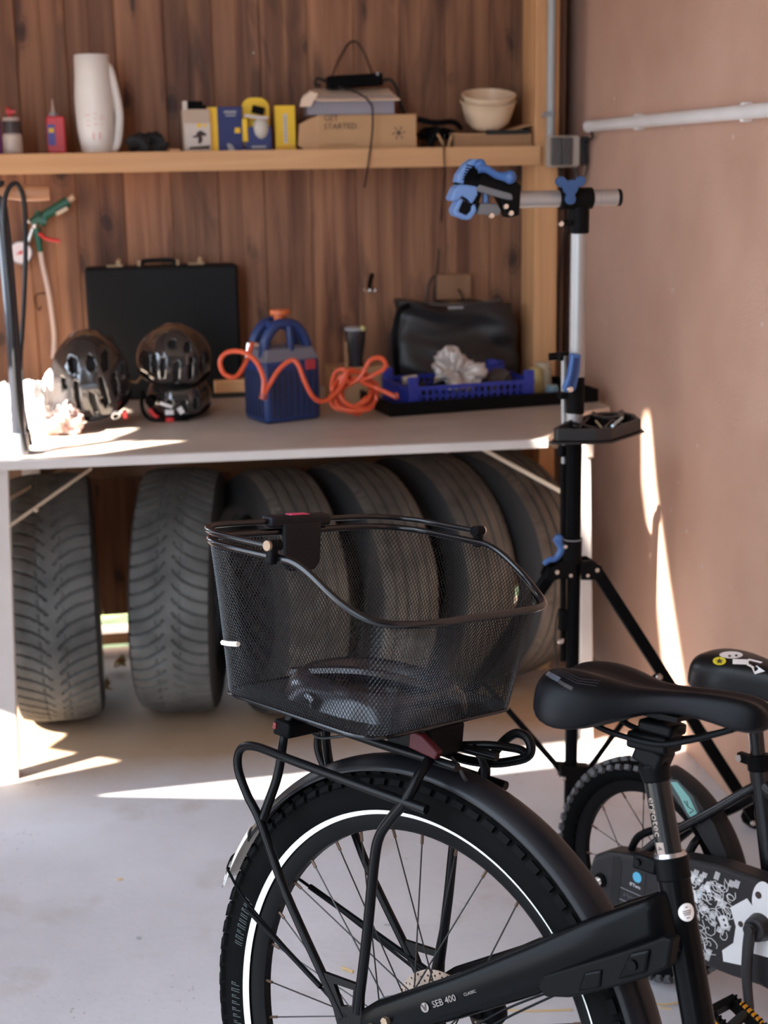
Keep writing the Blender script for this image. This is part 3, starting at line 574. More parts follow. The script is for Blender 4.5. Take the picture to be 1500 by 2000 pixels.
# ---- floor pump
Y0 = 3.40; V = lambda px, py, y=Y0: ony(px, py, y)
b0 = U(40, 892)
t = thing('floor_pump', 'black track pump with a wooden handle standing at the left end of the bench', 'pump', b0)
PB = mat('pump_black', (0.03,0.032,0.04), .3, coat=.3)
obj('barrel', MB().tube([V(38,880), V(28,700), V(12,500), V(0,400), V(-6,375)], .0155, 16, sm=3), PB, t)
obj('handle', MB().tube([V(-60,376), V(-10,374), V(40,377), V(97,377)], lambda a: .0155+.003*abs(math.sin(a*6)), 14, sm=4), mat('handle_wood', (0.50,0.22,0.10), .40), t)
obj('handle_cap', MB().tube([V(-6,400), V(-7,352)], .018, 12), PB, t)
PS = mat('pump_steel', (0.35,0.37,0.42), .3, .6)
obj('foot', MB().tube([V(40,880), V(55,888), V(95,890), V(133,887)], lambda a: .014-.006*a, 10, sm=4), PS, t)
obj('foot', MB().tube([V(40,880), V(20,890), V(-30,893)], .012, 10, sm=4), PS, t)
obj('base_collar', MB().cyl(V(39,893), V(37,845), .026, .020, 16), PS, t)
obj('hose', MB().tube([V(50,880,3.38), V(34,780,3.36), V(22,600,3.34), V(10,470,3.34), V(8,400,3.34), V(18,366,3.35), V(34,360,3.36), V(46,390,3.38), V(50,460,3.42), V(48,560,3.44), V(44,640,3.46), V(40,710,3.46), V(46,800,3.44), V(60,870,3.42)], .0055, 8, sm=8), CAB, t)
# ---- plastic bags
BAG = mat('thin_white_plastic', (0.82,0.80,0.80), .35, trans=.25)
blob('plastic_bag', 'crumpled white plastic bag at the left end of the bench in full sun', 'bag', U(92, 848), (.062,.055,.095), BAG, .5, 18, 2, res=(60,44))
blob('plastic_bag', 'knotted white plastic bag bulging behind the pump barrel', 'bag', U(20, 846), (.06,.05,.085), BAG, .45, 18, 6, res=(60,44))
blob('paper_bag', 'small pinkish translucent bag beside the left black helmet', 'bag', U(128, 848), (.045,.04,.045), mat('bag_pink', (0.62,0.42,0.38), .5, trans=.2), .5, 22, 4)
# ---- briefcase
bc = U(322, 790); bz = ony(320, 525, BY-.10)
W_ = ony(470, 640, BY-.1).x-ony(172, 640, BY-.1).x
t = thing('briefcase', 'black briefcase standing upright against the boards behind the helmets', 'briefcase', ((ony(321,640,4.2)).x, 4.2, BZ))
bx_ = ony(321,640,4.2).x
BC = mat('briefcase_leather', (0.009,0.010,0.011), .6, spec=.15, bump=.4, bscale=500)
Hc = bz.z-BZ+.01
obj('case_back', MB().box((bx_, 4.222, BZ+Hc/2), (W_*.985, .05, Hc)), BC, t, bevel=.010, seg=3)
obj('case_front', MB().box((bx_, 4.172, BZ+Hc/2), (W_*.985, .045, Hc)), BC, t, bevel=.010, seg=3)
obj('handle', MB().tube([(bx_-.055,4.2,BZ+Hc), (bx_-.045,4.2,BZ+Hc+.013), (bx_+.03,4.2,BZ+Hc+.013), (bx_+.04,4.2,BZ+Hc)], .0065, 8, sm=5), BC, t)
BRS = mat('worn_brass', (0.45,0.30,0.17), .35, .8)
for s_ in (-.13, .10): 
    q = (bx_+s_, 4.195, BZ+Hc+.002); obj('latch', MB().box(q, (.045,.025,.006)).box((q[0]+.01,q[1],q[2]+.008), (.012,.016,.012)).ball((q[0]+.012,q[1],q[2]+.016), .006), BRS, t)
for s_ in (-.062, .047): obj('handle_ring', MB().box((bx_+s_, 4.195, BZ+Hc+.006), (.008,.012,.018)), BRS, t)
# ---- helmets
HG = mat('helmet_gloss', (0.022,0.020,0.020), .12, coat=1.0); FO = mat('helmet_foam', (0.008,0.008,0.008), .8)
def helmet(name_label, c, r, rot, vents, strap=False):
    """c centre of the rim ellipse, r semi-axes (x width, y length, z height)"""
    M_ = Matrix.Translation(c) @ rot
    t = thing('bicycle_helmet', name_label, 'helmet', (0,0,0), None, mw=M_)
    n, k = 96, 34; vs = []; fs = []
    def pt(i, j, s=1.0):
        a = 2*PI*i/n; p = (PI*.60)*j/k
        rr = s*(1+.035*math.cos(6*a)*math.sin(p)**2)
        x, y, z = r[0]*rr*math.sin(p)*math.cos(a), r[1]*rr*math.sin(p)*math.sin(a), r[2]*rr*math.cos(p)
        return Vector((x, y, z))
    for i in range(n):
        for j in range(k+1): vs.append(pt(i, j))
    def hole(i, j):
        q = pt(i+.5, j+.5); ax, az = q.x/r[0], q.z/r[2]; y = q.y/r[1]
        for vx, vz, wx_, wz_, sl in vents:
            if y < .35:
                dx = ax-vx-sl*(az-vz); dz = az-vz
                if (dx/wx_)**4+(dz/wz_)**4 < 1: return True
            elif (((ax-vx)/wx_)**4+((y-.7)/.25)**4) < 1: return True
        return False
    for i in range(n):
        for j in range(k):
            if j == 0 or not hole(i, j):
                a, b_ = i*(k+1)+j, ((i+1) % n)*(k+1)+j; fs.append((a, a+1, b_+1, b_))
    o = obj('shell', MB().add(vs, fs), HG, t, angle=60); s = o.modifiers.new('solid', 'SOLIDIFY'); s.thickness = .010; s.offset = -1
    obj('liner', MB().grid(lambda u, v: Vector((.90*r[0]*math.sin(PI*.58*v)*math.cos(2*PI*u), .90*r[1]*math.sin(PI*.58*v)*math.sin(2*PI*u), .89*r[2]*math.cos(PI*.58*v))), 40, 16, cu=True), FO, t)
    zr = r[2]*math.cos(PI*.60)
    obj('rim_band', MB().tube([(r[0]*.955*math.cos(2*PI*q/40), r[1]*.955*math.sin(2*PI*q/40), zr) for q in range(40)], .0055, 8, closed=True), BLKM, t)
    return t, zr
VE = [(-.62,.28,.07,.22,.0), (-.30,.20,.07,.30,.0), (.04,.0,.07,.26,.0), (.36,.20,.07,.30,.0), (.68,.22,.07,.22,.0), (-.30,.72,.12,.10,.0), (.16,.74,.10,.10,.0), (.50,.66,.10,.12,.0)]
P = U(183, 838)+Vector((0,.06,0)); kx = mpp(P)
t, zr = helmet('larger glossy black helmet tipped forward, left of the pair on the bench', P+Vector((0,0,.118)), (.098,.125,.135), Matrix.Rotation(.42, 4, 'X') @ Matrix.Rotation(-.1, 4, 'Y'), VE)
obj('badge', MB().cyl((.052,-.104,-.045), (.054,-.110,-.047), .012, n=20), WHT, t)
obj('badge_dot', MB().cyl((.053,-.110,-.047), (.0535,-.1112,-.0472), .008, n=16), BLKM, t)
obj('strap_clip', MB().box((.075,-.085,-.062), (.012,.010,.022)), RED, t, bevel=.002)
P = U(348, 822)+Vector((0,.07,0))
t, zr = helmet('small black helmet with red clips under the upper right helmet', P+Vector((.008,0,.056)), (.082,.090,.075), Matrix.Rotation(.25, 4, 'X'), [(-.35,.1,.08,.22,.0),(.1,.05,.08,.25,0),(.5,.1,.08,.22,0)])
obj('strap_clip', MB().box((-.03,-.088,-.030), (.022,.010,.012)), RED, t, bevel=.003)
obj('strap_clip', MB().tube([(-.080,-.055,-.012),(-.072,-.066,-.022),(-.060,-.075,-.028)], .006, 8), RED, t)
obj('dial', MB().cyl((-.072,-.055,.018), (-.078,-.070,.016), .014), BLKM, t)
obj('strap', MB().tube([(-.095,-.03,.03),(-.10,-.06,.0),(-.085,-.07,-.03),(-.04,-.085,-.034),(.02,-.088,-.034)], .005, 6, sm=4), BLKM, t)
obj('badge', MB().box((-.038,-.086,.012), (.034,.004,.008), Matrix.Rotation(.4, 3, 'Y')).box((-.030,-.089,-.008), (.022,.004,.012)).box((.0,-.089,-.004), (.014,.004,.018), Matrix.Rotation(-.5, 3, 'Y')), WHT, t)
t, zr = helmet('glossy black helmet resting on top of the small one in front of the briefcase', P+Vector((0,0,.156)), (.096,.110,.095), Matrix.Rotation(.30, 4, 'X') @ Matrix.Rotation(.06, 4, 'Y'), [(-.62,.2,.06,.25,0),(-.36,.2,.06,.28,0),(.02,.05,.07,.32,0),(.40,.15,.06,.3,0),(.72,.15,.05,.25,0),(-.1,.75,.1,.09,0),(.3,.7,.1,.1,0)])
obj('strap', MB().tube([(-.085,-.05,-.03),(-.10,-.07,-.038),(-.12,-.06,-.04)], .004, 6), BRS, t)
# ---- wood block behind
P = U(455, 768); z_ = ony(455,752,4.15)
o = obj('wooden_block', MB().box((z_.x, 4.15, z_.z+.0), (.11, .06, .035)), PINE, smooth=False, bevel=.002); tag(o, 'pale pine block lying behind the helmets left of the blue compressor', 'block')
o2 = obj('metal_box', MB().box((z_.x-.005, 4.15, (BZ+z_.z-.018)/2), (.12, .07, z_.z-.018-BZ)), mat('dark_crate', (0.035,0.025,0.02), .7), smooth=False, bevel=.003); tag(o2, 'dark low box under the pine block behind the helmets', 'box')
# ---- compressor
P = U(560, 828); sc = mpp(P)
NB = mat('compressor_blue', (0.013,0.034,0.13), .42, bump=.05)
MW = Matrix.Translation(P+Vector((.0,.085,0))) @ Matrix.Rotation(.38, 4, 'Z')
t = thing('air_compressor', 'dark blue portable air compressor with ribbed sides and an orange cap', 'compressor', (0,0,0), mw=MW)
ww, dd, hh = .162, .125, .165
obj('lower_body', MB().box((0,0,hh/2), (ww,dd,hh)), NB, t, bevel=.012, seg=3)
ribs = MB()
for k in range(8): ribs.box((-.060+k*.0172, -dd/2-.001, .075), (.007,.006,.120))
for k in range(6): ribs.box((ww/2+.001, -.045+k*.018, .075), (.006,.007,.120)).box((-ww/2-.001, -.045+k*.018, .075), (.006,.007,.120))
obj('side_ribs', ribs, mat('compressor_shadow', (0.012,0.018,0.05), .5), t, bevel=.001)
obj('shoulder', MB().add([Vector((sx_*a, sy_*b_, z)) for z, a, b_ in ((hh-.008, ww/2, dd/2), (hh+.026, ww/2*.86, dd/2*.80)) for sx_, sy_ in ((-1,-1),(1,-1),(1,1),(-1,1))], [(0,1,5,4),(1,2,6,5),(2,3,7,6),(3,0,4,7),(4,5,6,7),(3,2,1,0)]), mat('compressor_grey', (0.16,0.15,0.18), .6), t, bevel=.006)
for sy_ in (-.030, .030):
    obj('handle_arch', MB().tube([(-.066,sy_,.17), (-.058,sy_,.215), (-.030,sy_,.248), (.0,sy_,.252), (.030,sy_,.244), (.055,sy_,.212), (.068,sy_,.17)], .0135, 10, sm=5), NB, t)
obj('handle_bridge', MB().box((-.002,0,.248), (.06,.075,.018)).tube([(.004,-.04,.248),(.006,-.045,.17)], .010, 8), NB, t, bevel=.004)
OC = mat('orange_cap', (0.55,0.12,0.03), .45)
obj('filler_cap', MB().lathe([(0,.252),(.014,.252),(.016,.272),(.026,.274),(.026,.286),(0,.288)], 20), OC, t)
obj('badge', MB().box((.050,-dd/2-.004,.146), (.030,.004,.026)), mat('badge_red', (0.45,0.04,0.05), .4), t, bevel=.002)
obj('outlet_fitting', MB().cyl((-.075,-.02,.20), (-.10,-.02,.205), .009).cyl((-.10,-.02,.208), (-.108,-.02,.165), .008), CHR, t)
# orange hose
HO = mat('orange_hose', (0.64,0.09,0.032), .35)
W2 = lambda px, py, y: ony(px, py, y)
hp = [W2(492,670,3.66), W2(484,700,3.64), W2(462,735,3.62), W2(438,730,3.62), W2(430,705,3.62), W2(445,688,3.62), W2(475,688,3.6), W2(500,706,3.58), W2(515,740,3.56), W2(514,772,3.55), W2(524,755,3.555), W2(545,722,3.56), W2(568,704,3.56), W2(582,712,3.555), W2(595,745,3.55), W2(612,776,3.55), W2(632,784,3.56), W2(658,766,3.58), W2(676,736,3.6), W2(672,722,3.62), W2(655,728,3.63), W2(648,760,3.63), W2(665,785,3.62), W2(690,798,3.6), W2(712,780,3.6)]
r_ = random.Random(5)
ctr = (692, 765)
for k in range(34):
    a = k*1.05+r_.uniform(-.3,.3); e = r_.uniform(.55,1.0)
    px_, py_ = ctr[0]+46*e*math.cos(a), ctr[1]+46*e*math.sin(a)
    py_ = min(py_, 814)
    hp.append(W2(px_, py_, 3.58+r_.uniform(0,.10)))
hp += [W2(700,740,3.6), W2(722,705,3.6), W2(745,700,3.58), W2(752,718,3.58), W2(725,735,3.6), W2(706,745,3.6), W2(735,758,3.6), W2(758,768,3.57), W2(774,776,3.56)]
lo = BZ+.0075; hp = [Vector((q.x, q.y, max(q.z, lo))) for q in hp]
t = thing('air_hose', 'bright orange air hose looping across the compressor into a tangled heap', 'hose', U(700, 812))
obj('hose', MB().tube(hp, .0062, 8, sm=7), HO, t)
obj('coupler', MB().tube([W2(770,775,3.56), W2(778,772,3.56)], .009, 10).tube([W2(516,770,3.55), W2(513,780,3.55)], .010, 10), mat('coupler_red', (0.35,0.06,0.04), .4), t)
# cardboard + torch behind the hose
P = W2(700, 760, 3.95); 
o = obj('cardboard_box', MB().box((P.x, 3.97, BZ+.05), (.17, .10, .10)), CARDI, smooth=False, bevel=.001); tag(o, 'low brown cardboard box behind the tangled orange hose', 'box')
P = W2(697, 700, 3.93)
t = thing('hand_torch', 'upright black torch standing behind the orange hose', 'torch', (P.x, 3.93, BZ+.10))
obj('torch_body', MB().lathe([(0,.0),(.020,.0),(.021,.03),(.028,.07),(.029,.100),(0,.100)], 20, (P.x, 3.95, BZ+.10)), mat('torch_black', (0.02,0.018,0.022), .25), t)
obj('torch_rim', MB().lathe([(.029,.100),(.030,.106),(.024,.109),(0,.107)], 20, (P.x, 3.95, BZ+.10)), GRY, t)
obj('switch', MB().ball((P.x+.018, 3.93, BZ+.206), .008), mat('switch_yellow', (0.6,0.55,0.2), .4), t)
obj('clip', MB().box((P.x-.030, 3.93, BZ+.125), (.006,.01,.09)), CARDI, t)
# ---- black tray, blue crate, contents
TP0 = U(765, 815); TP1 = U(1168, 785)
ang = math.atan2(TP1.y-TP0.y, TP1.x-TP0.x); L_ = (TP1-TP0).length
MW = Matrix.Translation((TP0+TP1)/2) @ Matrix.Rotation(ang, 4, 'Z') @ Matrix.Translation((0,.14,0))
t = thing('black_tray', 'long shallow black tray at the right end of the bench', 'tray', (0,0,0), mw=MW)
obj('tray_floor', MB().box((0,0,.004), (L_,.27,.008)), PLA, t)
for a, b_, c_, d_ in ((0,-.135,L_,.008),(0,.135,L_,.008),(-L_/2,0,.008,.27),(L_/2,0,.008,.27)): obj('tray_side', MB().box((a,b_,.018), (c_,d_,.036)), PLA, t, bevel=.002)
BC_ = mat('crate_blue', (0.02,0.035,0.30), .45)
MC = MW @ Matrix.Translation((-.06,.0,.008)); cw, cdp, ch = .36, .22, .088
t = thing('plastic_crate', 'blue slatted plastic crate full of odds and ends on the black tray', 'crate', (0,0,0), mw=MC)
obj('crate_floor', MB().box((0,0,.004), (cw,cdp,.006)), BC_, t)
for s_ in (-1, 1):
    f_ = MB().box((0, s_*cdp/2, .010), (cw,.006,.016)).box((0, s_*cdp/2, .058), (cw,.006,.010)).box((0, s_*cdp/2, .036), (cw,.005,.004))
    for k in range(19): f_.box((-cw/2+.012+k*(cw-.024)/18, s_*cdp/2, .034), (.006,.005,.045))
    obj('slatted_side', f_, BC_, t, smooth=False)
    f_ = MB().box((s_*cw/2, 0, .010), (.006,cdp,.016)).box((s_*cw/2, 0, .058), (.006,cdp,.010))
    for k in range(12): f_.box((s_*cw/2, -cdp/2+.012+k*(cdp-.024)/11, .034), (.005,.006,.045))
    obj('slatted_end', f_, BC_, t, smooth=False)
for a in (-1, 1):
    for b_ in (-1, 1): obj('corner_post', MB().box((a*(cw/2-.012), b_*(cdp/2-.006), ch/2), (.028,.014,ch)), BC_, t, bevel=.002)
SIL = mat('crumpled_foil', (0.50,0.44,0.40), .35, .3)
Qc = MC @ Vector((-.01,-.02,.035))
blob('foil_bag', 'crumpled greyish white plastic bag heaped in the blue crate', 'bag', Qc, (.062,.05,.060), SIL, .55, 24, 11, res=(60,44))
blob('rag', 'dark rag lying at the left in the blue crate', 'rag', MC @ Vector((-.12,0,.015)), (.045,.06,.026), DCL, .4, 24, 12)
blob('rag', 'dark rag lying at the right in the blue crate', 'rag', MC @ Vector((.11,0,.015)), (.05,.06,.040), mat('brown_rag', (0.07,0.05,0.04), .8), .45, 24, 13)
q = MC @ Vector((.12,.04,.075)); o = obj('clamp', MB().box(q, (.07,.03,.02)).box(q+Vector((.0,0,.018)), (.03,.025,.02)), BC_, bevel=.004); tag(o, 'blue plastic spring clamp on top of the things in the crate', 'clamp')
q = MC @ Vector((-.15,.03,.06)); o = obj('cotton_roll', MB().tube([q, q+Vector((.04,0,.004))], .012, 12), mat('roll_cream', (0.5,0.42,0.33), .7)); tag(o, 'cream roll end at the left corner of the blue crate', 'roll')
q = MC @ Vector((-.10,-.115,.012)); o = obj('yellow_cap', MB().cyl(q+Vector((0,.0,0)), q+Vector((0,-.008,0)), .006, n=14), mat('cap_lime', (0.55,0.60,0.03), .4)); tag(o, 'small lime yellow cap in front of the blue crate', 'cap')
q = MC @ Vector((-.02,-.03,.02)); o = obj('bent_tool', MB().tube([MC @ Vector((-.13,-.06,.05)), MC @ Vector((-.05,-.02,.055)), MC @ Vector((-.03,.0,.075))], .007, 8, sm=4), BLKM); tag(o, 'black bent tool handle sticking out of the blue crate', 'tool')
for k, (dx, dy, z_, s_, col, lab) in enumerate(((.185,.0,.0,.020,(0.55,0.48,0.20),'yellowish clear jar at the right end of the black tray'),(.222,.03,.0,.024,(0.50,0.44,0.32),'cloudy jar with a cream lid on the tray by the wall'),(.205,-.07,.0,.018,(0.20,0.32,0.38),'small blue-green tub on the tray behind the stand'))):
    q = MW @ Vector((dx-.01,dy,.009)); hgt = (.075,.085,.035)[k]
    t = thing('jar', lab, 'jar', q); obj('jar_body', MB().lathe([(0,0),(s_,0),(s_*1.05,.01),(s_*1.02,hgt*.75),(s_*.8,hgt*.82),(0,hgt*.82)], 18, q), mat('jar%d' % k, col, .25), t)
    obj('lid', MB().cyl(q+Vector((0,0,hgt*.82)), q+Vector((0,0,hgt)), s_*.88), mat('lid%d' % k, (col[0]*1.1, col[1]*1.05, col[2]), .4), t)
# ---- black bag
P = ony(885, 640, 4.12)
t0 = thing('sports_bag', 'sagging black fabric bag standing against the boards behind the crate', 'bag', (P.x, 4.12, BZ))
x0, x1 = ony(762,640,4.12).x, ony(1015,640,4.12).x; zt = ony(885,590,4.12).z
def bagf(u, v):
    a = 2*PI*u; ca, sa = math.cos(a), math.sin(a); w_ = (x1-x0)/2
    k = 1-.10*v; s_ = lambda q: math.copysign(abs(q)**.5, q)
    x = w_*k*s_(ca); y = .085*(1-.35*v)*s_(sa); z = (zt-BZ)*v + (.012*math.sin(3*x*10))*v
    f = noise.noise(Vector((x*7, v*5, 1)))*.022 + .012*math.sin(26*(x*math.sin(.6)+z*1.5)+5*noise.noise(Vector((x*3,z*3,2))))
    return Vector(((x0+x1)/2+x+f*.5*ca, 4.14+y+f*sa, BZ+z-.03*v*math.exp(-(x/.1)**2)*0.6))
BGF = mat('bag_nylon', (0.020,0.019,0.020), .45)
obj('bag_body', MB().grid(bagf, 72, 24, cu=True), BGF, t0, angle=180)
obj('bag_top', MB().add([bagf(i/72, 1) for i in range(72)]+[Vector(((x0+x1)/2, 4.14, zt-.01))], [(i, (i+1) % 72, 72) for i in range(72)]), BGF, t0)
obj('zip', MB().tube([Vector(((x0+x1)/2+dx, 4.10, zt+.004-.01*math.cos(dx*12))) for dx in (-.13,-.06,0,.06,.13)], .0035, 6, sm=4), mat('zip_grey', (0.10,0.09,0.08), .5), t0)
obj('zip_pull', MB().box(((x0+x1)/2-.01, 4.075, zt-.012), (.045,.004,.006)), GRY, t0)
obj('side_strap', MB().tube([Vector((x0+.012, 4.08, BZ+.03)), Vector((x0+.004, 4.07, BZ+.15)), Vector((x0+.018, 4.08, zt-.02)), Vector((x0+.05, 4.08, zt))], .008, 6, sm=4), BLKM, t0)

# ------------------------------------------------------------------ car tyres under the bench
def car_tyre(label, c, R, wd, yaw, lean, kind, seed):
    m_ = Matrix.Translation(c) @ Matrix.Rotation(yaw, 4, 'Z') @ Matrix.Rotation(lean, 4, 'Y')     # axle along local x
    t = thing('car_tyre', label, 'tyre', (0,0,-R), 'car tyres stored under the workbench', mw=m_)
    NU, NV = (640, 44) if kind == 'v' else (300, 60)
    h = wd/2
    def fn(u, v):
        a = 2*PI*u; y = (v*2-1)
        crown = R-.012*abs(y)**3.2
        q = abs(y)*h; d = 0.0
        if kind == 'v':
            ph = u*58 + (1 if kind == 'v' and seed == 1 else -1)*1.9*(1-math.exp(-abs(y)*2.4)) + (0.5 if y > 0 else 0)
            f = ph % 1.0
            if f < .17 and abs(y) > .10: d = .007
            if abs(y) < .045: d = .004*0
            if abs(abs(y)-.30) < .018 and f > .5: d = .004
        else:
            for g in (-.60,-.22,.22,.60):
                if abs(y-g) < .040: d = .007
            f = (u*72+.25*y+.5*(y > 0)) % 1
            if abs(y) > .66 and f < .10: d = .004
            if .26 < abs(y) < .56 and f < .06: d = .003
        rr = crown-d
        return Vector((y*h, rr*math.cos(a), rr*math.sin(a)))
    tr = MB().grid(fn, NU, NV, cu=True)
    m = bpy.data.materials.get('worn_tread_'+kind) 
    if not m: m = mat('worn_tread_'+kind, (0.075,0.077,0.074) if kind == 'v' else (0.085,0.074,0.062), .8, bump=.3, bscale=120, var=.45, vscale=9)
    obj('tread', tr, m, t, weld=False, angle=50)
    ring = []
    for s_ in (-1, 1):
        prof = [(R-.012, .0), (R-.022, .007), (R-.05, .011), (R-.085, .010), (R-.112, .004), (R-.122, -.012), (R-.116, -.03)]
        vs = []; fs = []; n = 96; k = len(prof)
        for i in range(n):
            a = 2*PI*i/n
            for r_, o_ in prof: vs.append(Vector((s_*(h+o_-.001), r_*math.cos(a), r_*math.sin(a))))
        for i in range(n):
            for j in range(k-1): fs.append((i*k+j, ((i+1) % n)*k+j, ((i+1) % n)*k+j+1, i*k+j+1))
        obj('sidewall', MB().add(vs, fs), mat('sidewall', (0.022,0.022,0.023), .7), t)
    # inner casing
    obj('inner_lining', MB().lathe([(R-.116,-h+.03),(R-.045,-h+.012),(R-.03,0),(R-.045,h-.012),(R-.116,h-.03)], 64, (0,0,0), (1,0,0)), mat('lining', (0.015,0.015,0.015), .8), t)
    return t
def groundc(px, pt, R, yaw=0):    # centre from the top of the tyre in view
    q = onz(px, pt, 2*R-.02); return Vector((q.x, q.y, R))
TR = .332
q = onz(95, 940, .64); car_tyre('worn winter tyre with arrow tread nearest the left bench leg', (q.x, 3.80, TR), TR, .205, .02, .0, 'v', 1)
q = onz(338, 932, .64); car_tyre('worn winter tyre with arrow tread, second from the left bench leg', (q.x+.012, 3.79, TR), TR, .195, -.16, .035, 'v', 2)
labs = ['grey road tyre third from the left, behind the basket rim', 'brownish road tyre fourth from the left, behind the basket', 'road tyre second from the right, its rounded top behind the basket', 'road tyre farthest right under the bench, beside the stand']
for k, (px, py) in enumerate(((552,940),(705,926),(845,905),(975,897))):
    q = onz(px, py, .645); car_tyre(labs[k], (q.x-.02, q.y+.06, TR), TR, .160, (.24,.34,.42,.48)[k], .03, 'r', 5+k)
# small debris
for px, py, lab in ((555,0,0),): pass
lt_ = mat('leaf_tan', (0.55,0.38,0.18), .8)
for (px, py), lab in (((1060,1305), 'dry curled leaf on the floor behind the basket'), ((205,1345), 'bits of straw beside the leftmost tyre'), ((235,1300), 'clump of dry grass between the two left tyres')):
    q = onz(px, py, .012); b = MB()
    for k in range(5): b.grid(lambda u, v, k=k: q+Vector((rnd.uniform(-.004,.004)+.03*(u-.5)*math.cos(k)+.012*(v-.5), .03*(u-.5)*math.sin(k)+.01*(k-2)*.5, .008*math.sin(PI*u)+.006*k*v)), 5, 3)
    o = obj('dry_leaf', b, lt_); o.modifiers.new('s', 'SOLIDIFY').thickness = .0012; tag(o, lab, 'leaf')

# ------------------------------------------------------------------ bicycle repair stand
S = lambda px, py, dy=0.0: ony(px, py, 2.85+dy)
PX, PYY = S(1124, 900).x, 2.85
pz = lambda py: ony(1124, py, 2.85).z
t = thing('repair_stand', 'black and silver bicycle repair stand with blue clamp and levers by the pink wall', 'stand', (PX, PYY, 0))
obj('upper_tube', MB().cyl((PX,PYY,pz(745)), (PX,PYY,pz(440)), .0165, n=24), ALU, t)
obj('upper_collar', MB().cyl((PX,PYY,pz(456)), (PX,PYY,pz(385)), .0205, n=24), PLA, t, bevel=.002)
obj('height_collar', MB().cyl((PX-.002,PYY,pz(808)), (PX-.002,PYY,pz(735)), .0185, n=24), PLA, t, bevel=.002)
obj('band', MB().cyl((PX-.004,PYY,pz(830)), (PX-.004,PYY,pz(806)), .0180, n=24), ALU, t)
obj('main_tube', MB().cyl((PX-.004,PYY,pz(1060)), (PX-.004,PYY,pz(828)), .0175, n=24), BLKM, t)
obj('hub_collar', MB().cyl((PX-.004,PYY,pz(1098)), (PX-.004,PYY,pz(1050)), .0205, n=24), PLA, t, bevel=.002)
obj('collar_ring', MB().tube([(PX-.004+.0205*math.cos(a), PYY+.0205*math.sin(a), pz(1052)) for a in [k*PI/12 for k in range(24)]], .0012, 6, closed=True), GRY, t)
obj('lower_tube', MB().cyl((PX,PYY,.02), (PX,PYY,pz(1095)), .0145, n=24), BLKM, t)
obj('foot_cap', MB().cyl((PX,PYY,.0), (PX,PYY,.025), .017), PLA, t)
# hub brackets and legs
def flat_bar(a, b_, w_, th, m, name, nrm_=(0,1,0)):
    a = Vector(a); b_ = Vector(b_); d = (b_-a).normalized(); n_ = Vector(nrm_); s_ = d.cross(n_).normalized(); n_ = s_.cross(d)
    vs = [p+s_*x*w_/2+n_*y*th/2 for p in (a, b_) for x, y in ((-1,-1),(1,-1),(1,1),(-1,1))]
    return obj(name, MB().add(vs, [(0,1,2,3),(7,6,5,4),(0,4,5,1),(1,5,6,2),(2,6,7,3),(3,7,4,0)]), m, t, bevel=.003, smooth=False)
for s_, ptss in ((-1, [(1120,1092),(1090,1094),(1066,1110),(1060,1126),(1072,1130),(1092,1125),(1118,1128)]), (1, [(1130,1092),(1150,1090),(1170,1102),(1172,1122),(1160,1128),(1140,1128),(1130,1128)])):
    W = [S(*q) for q in ptss]; 
    b = MB(); n = len(W); b.v = [w_+Vector((0,-.02,0)) for w_ in W]+[w_+Vector((0,-.015,0)) for w_ in W]; b.f = [tuple(range(n)), tuple(range(n, 2*n))[::-1]]+[(k, (k+1) % n, n+(k+1) % n, n+k) for k in range(n)]
    b2 = MB(); b2.v = [v+Vector((0,.036,0)) for v in b.v]; b2.f = list(b.f); obj('leg_bracket', b2, PLA, t, smooth=False)
    obj('leg_bracket', b, PLA, t, smooth=False)
bolts = lambda P_, r_=.006: obj('bolt', MB().cyl(P_, P_+Vector((0,-.004,0)), r_, r_*.8, 12), CHR, t)
bolts(S(1082,1112)+Vector((0,-.02,0))); bolts(S(1160,1108)+Vector((0,-.02,0))); bolts(S(1108,1118)+Vector((0,-.022,0)), .005); bolts(S(1141,1118)+Vector((0,-.022,0)), .005)
kr = S(1160,1108); fr_ = onz(1478, 1602, .03); 
flat_bar(kr, fr_, .026, .020, BLKM, 'leg')
obj('rubber_foot', MB().tube([onz(1462,1592,.035), onz(1478,1604,.012), onz(1496,1608,.010)], .020, 8), RUB, t); bolts(onz(1463,1600,.04)+Vector((0,-.02,0)))
kl = S(1082,1112); flt = Vector((kl.x-(fr_.x-kr.x)*.98, 2.98, .03))
flat_bar(kl, flt, .026, .020, BLKM, 'leg'); obj('rubber_foot', MB().tube([flt+Vector((.01,0,.01)), flt+Vector((-.02,0,-.012))], .018, 8), RUB, t)
# spreaders from the low bracket
lbz = S(1124, 1500).z
obj('spreader_bracket', MB().prism([S(1092,1488).xz, S(1112,1494).xz, S(1140,1494).xz, S(1152,1494).xz, S(1146,1512).xz, S(1122,1534).xz, S(1096,1520).xz] if False else [(S(a,b_).x, S(a,b_).z) for a, b_ in ((1090,1490),(1150,1494),(1150,1510),(1130,1534),(1112,1534),(1092,1516))], .03, Matrix.Translation((0, PYY, 0)) @ Matrix.Rotation(PI/2, 4, 'X')), PLA, t, bevel=.003)
def along(a, b_, f): return a+(b_-a)*f
jr = along(kr, fr_, .42); jl = along(kl, flt, .45)
jr = S(1283, 1318, jr.y-2.85)
flat_bar(S(1148,1505), jr, .014, .006, BLKM, 'spreader'); flat_bar(S(1096,1505), jl, .014, .006, BLKM, 'spreader')
bolts(jr+Vector((0,-.014,0)), .008); bolts(S(1096,1514)+Vector((0,-.016,0))); bolts(S(1147,1504)+Vector((0,-.016,0)))
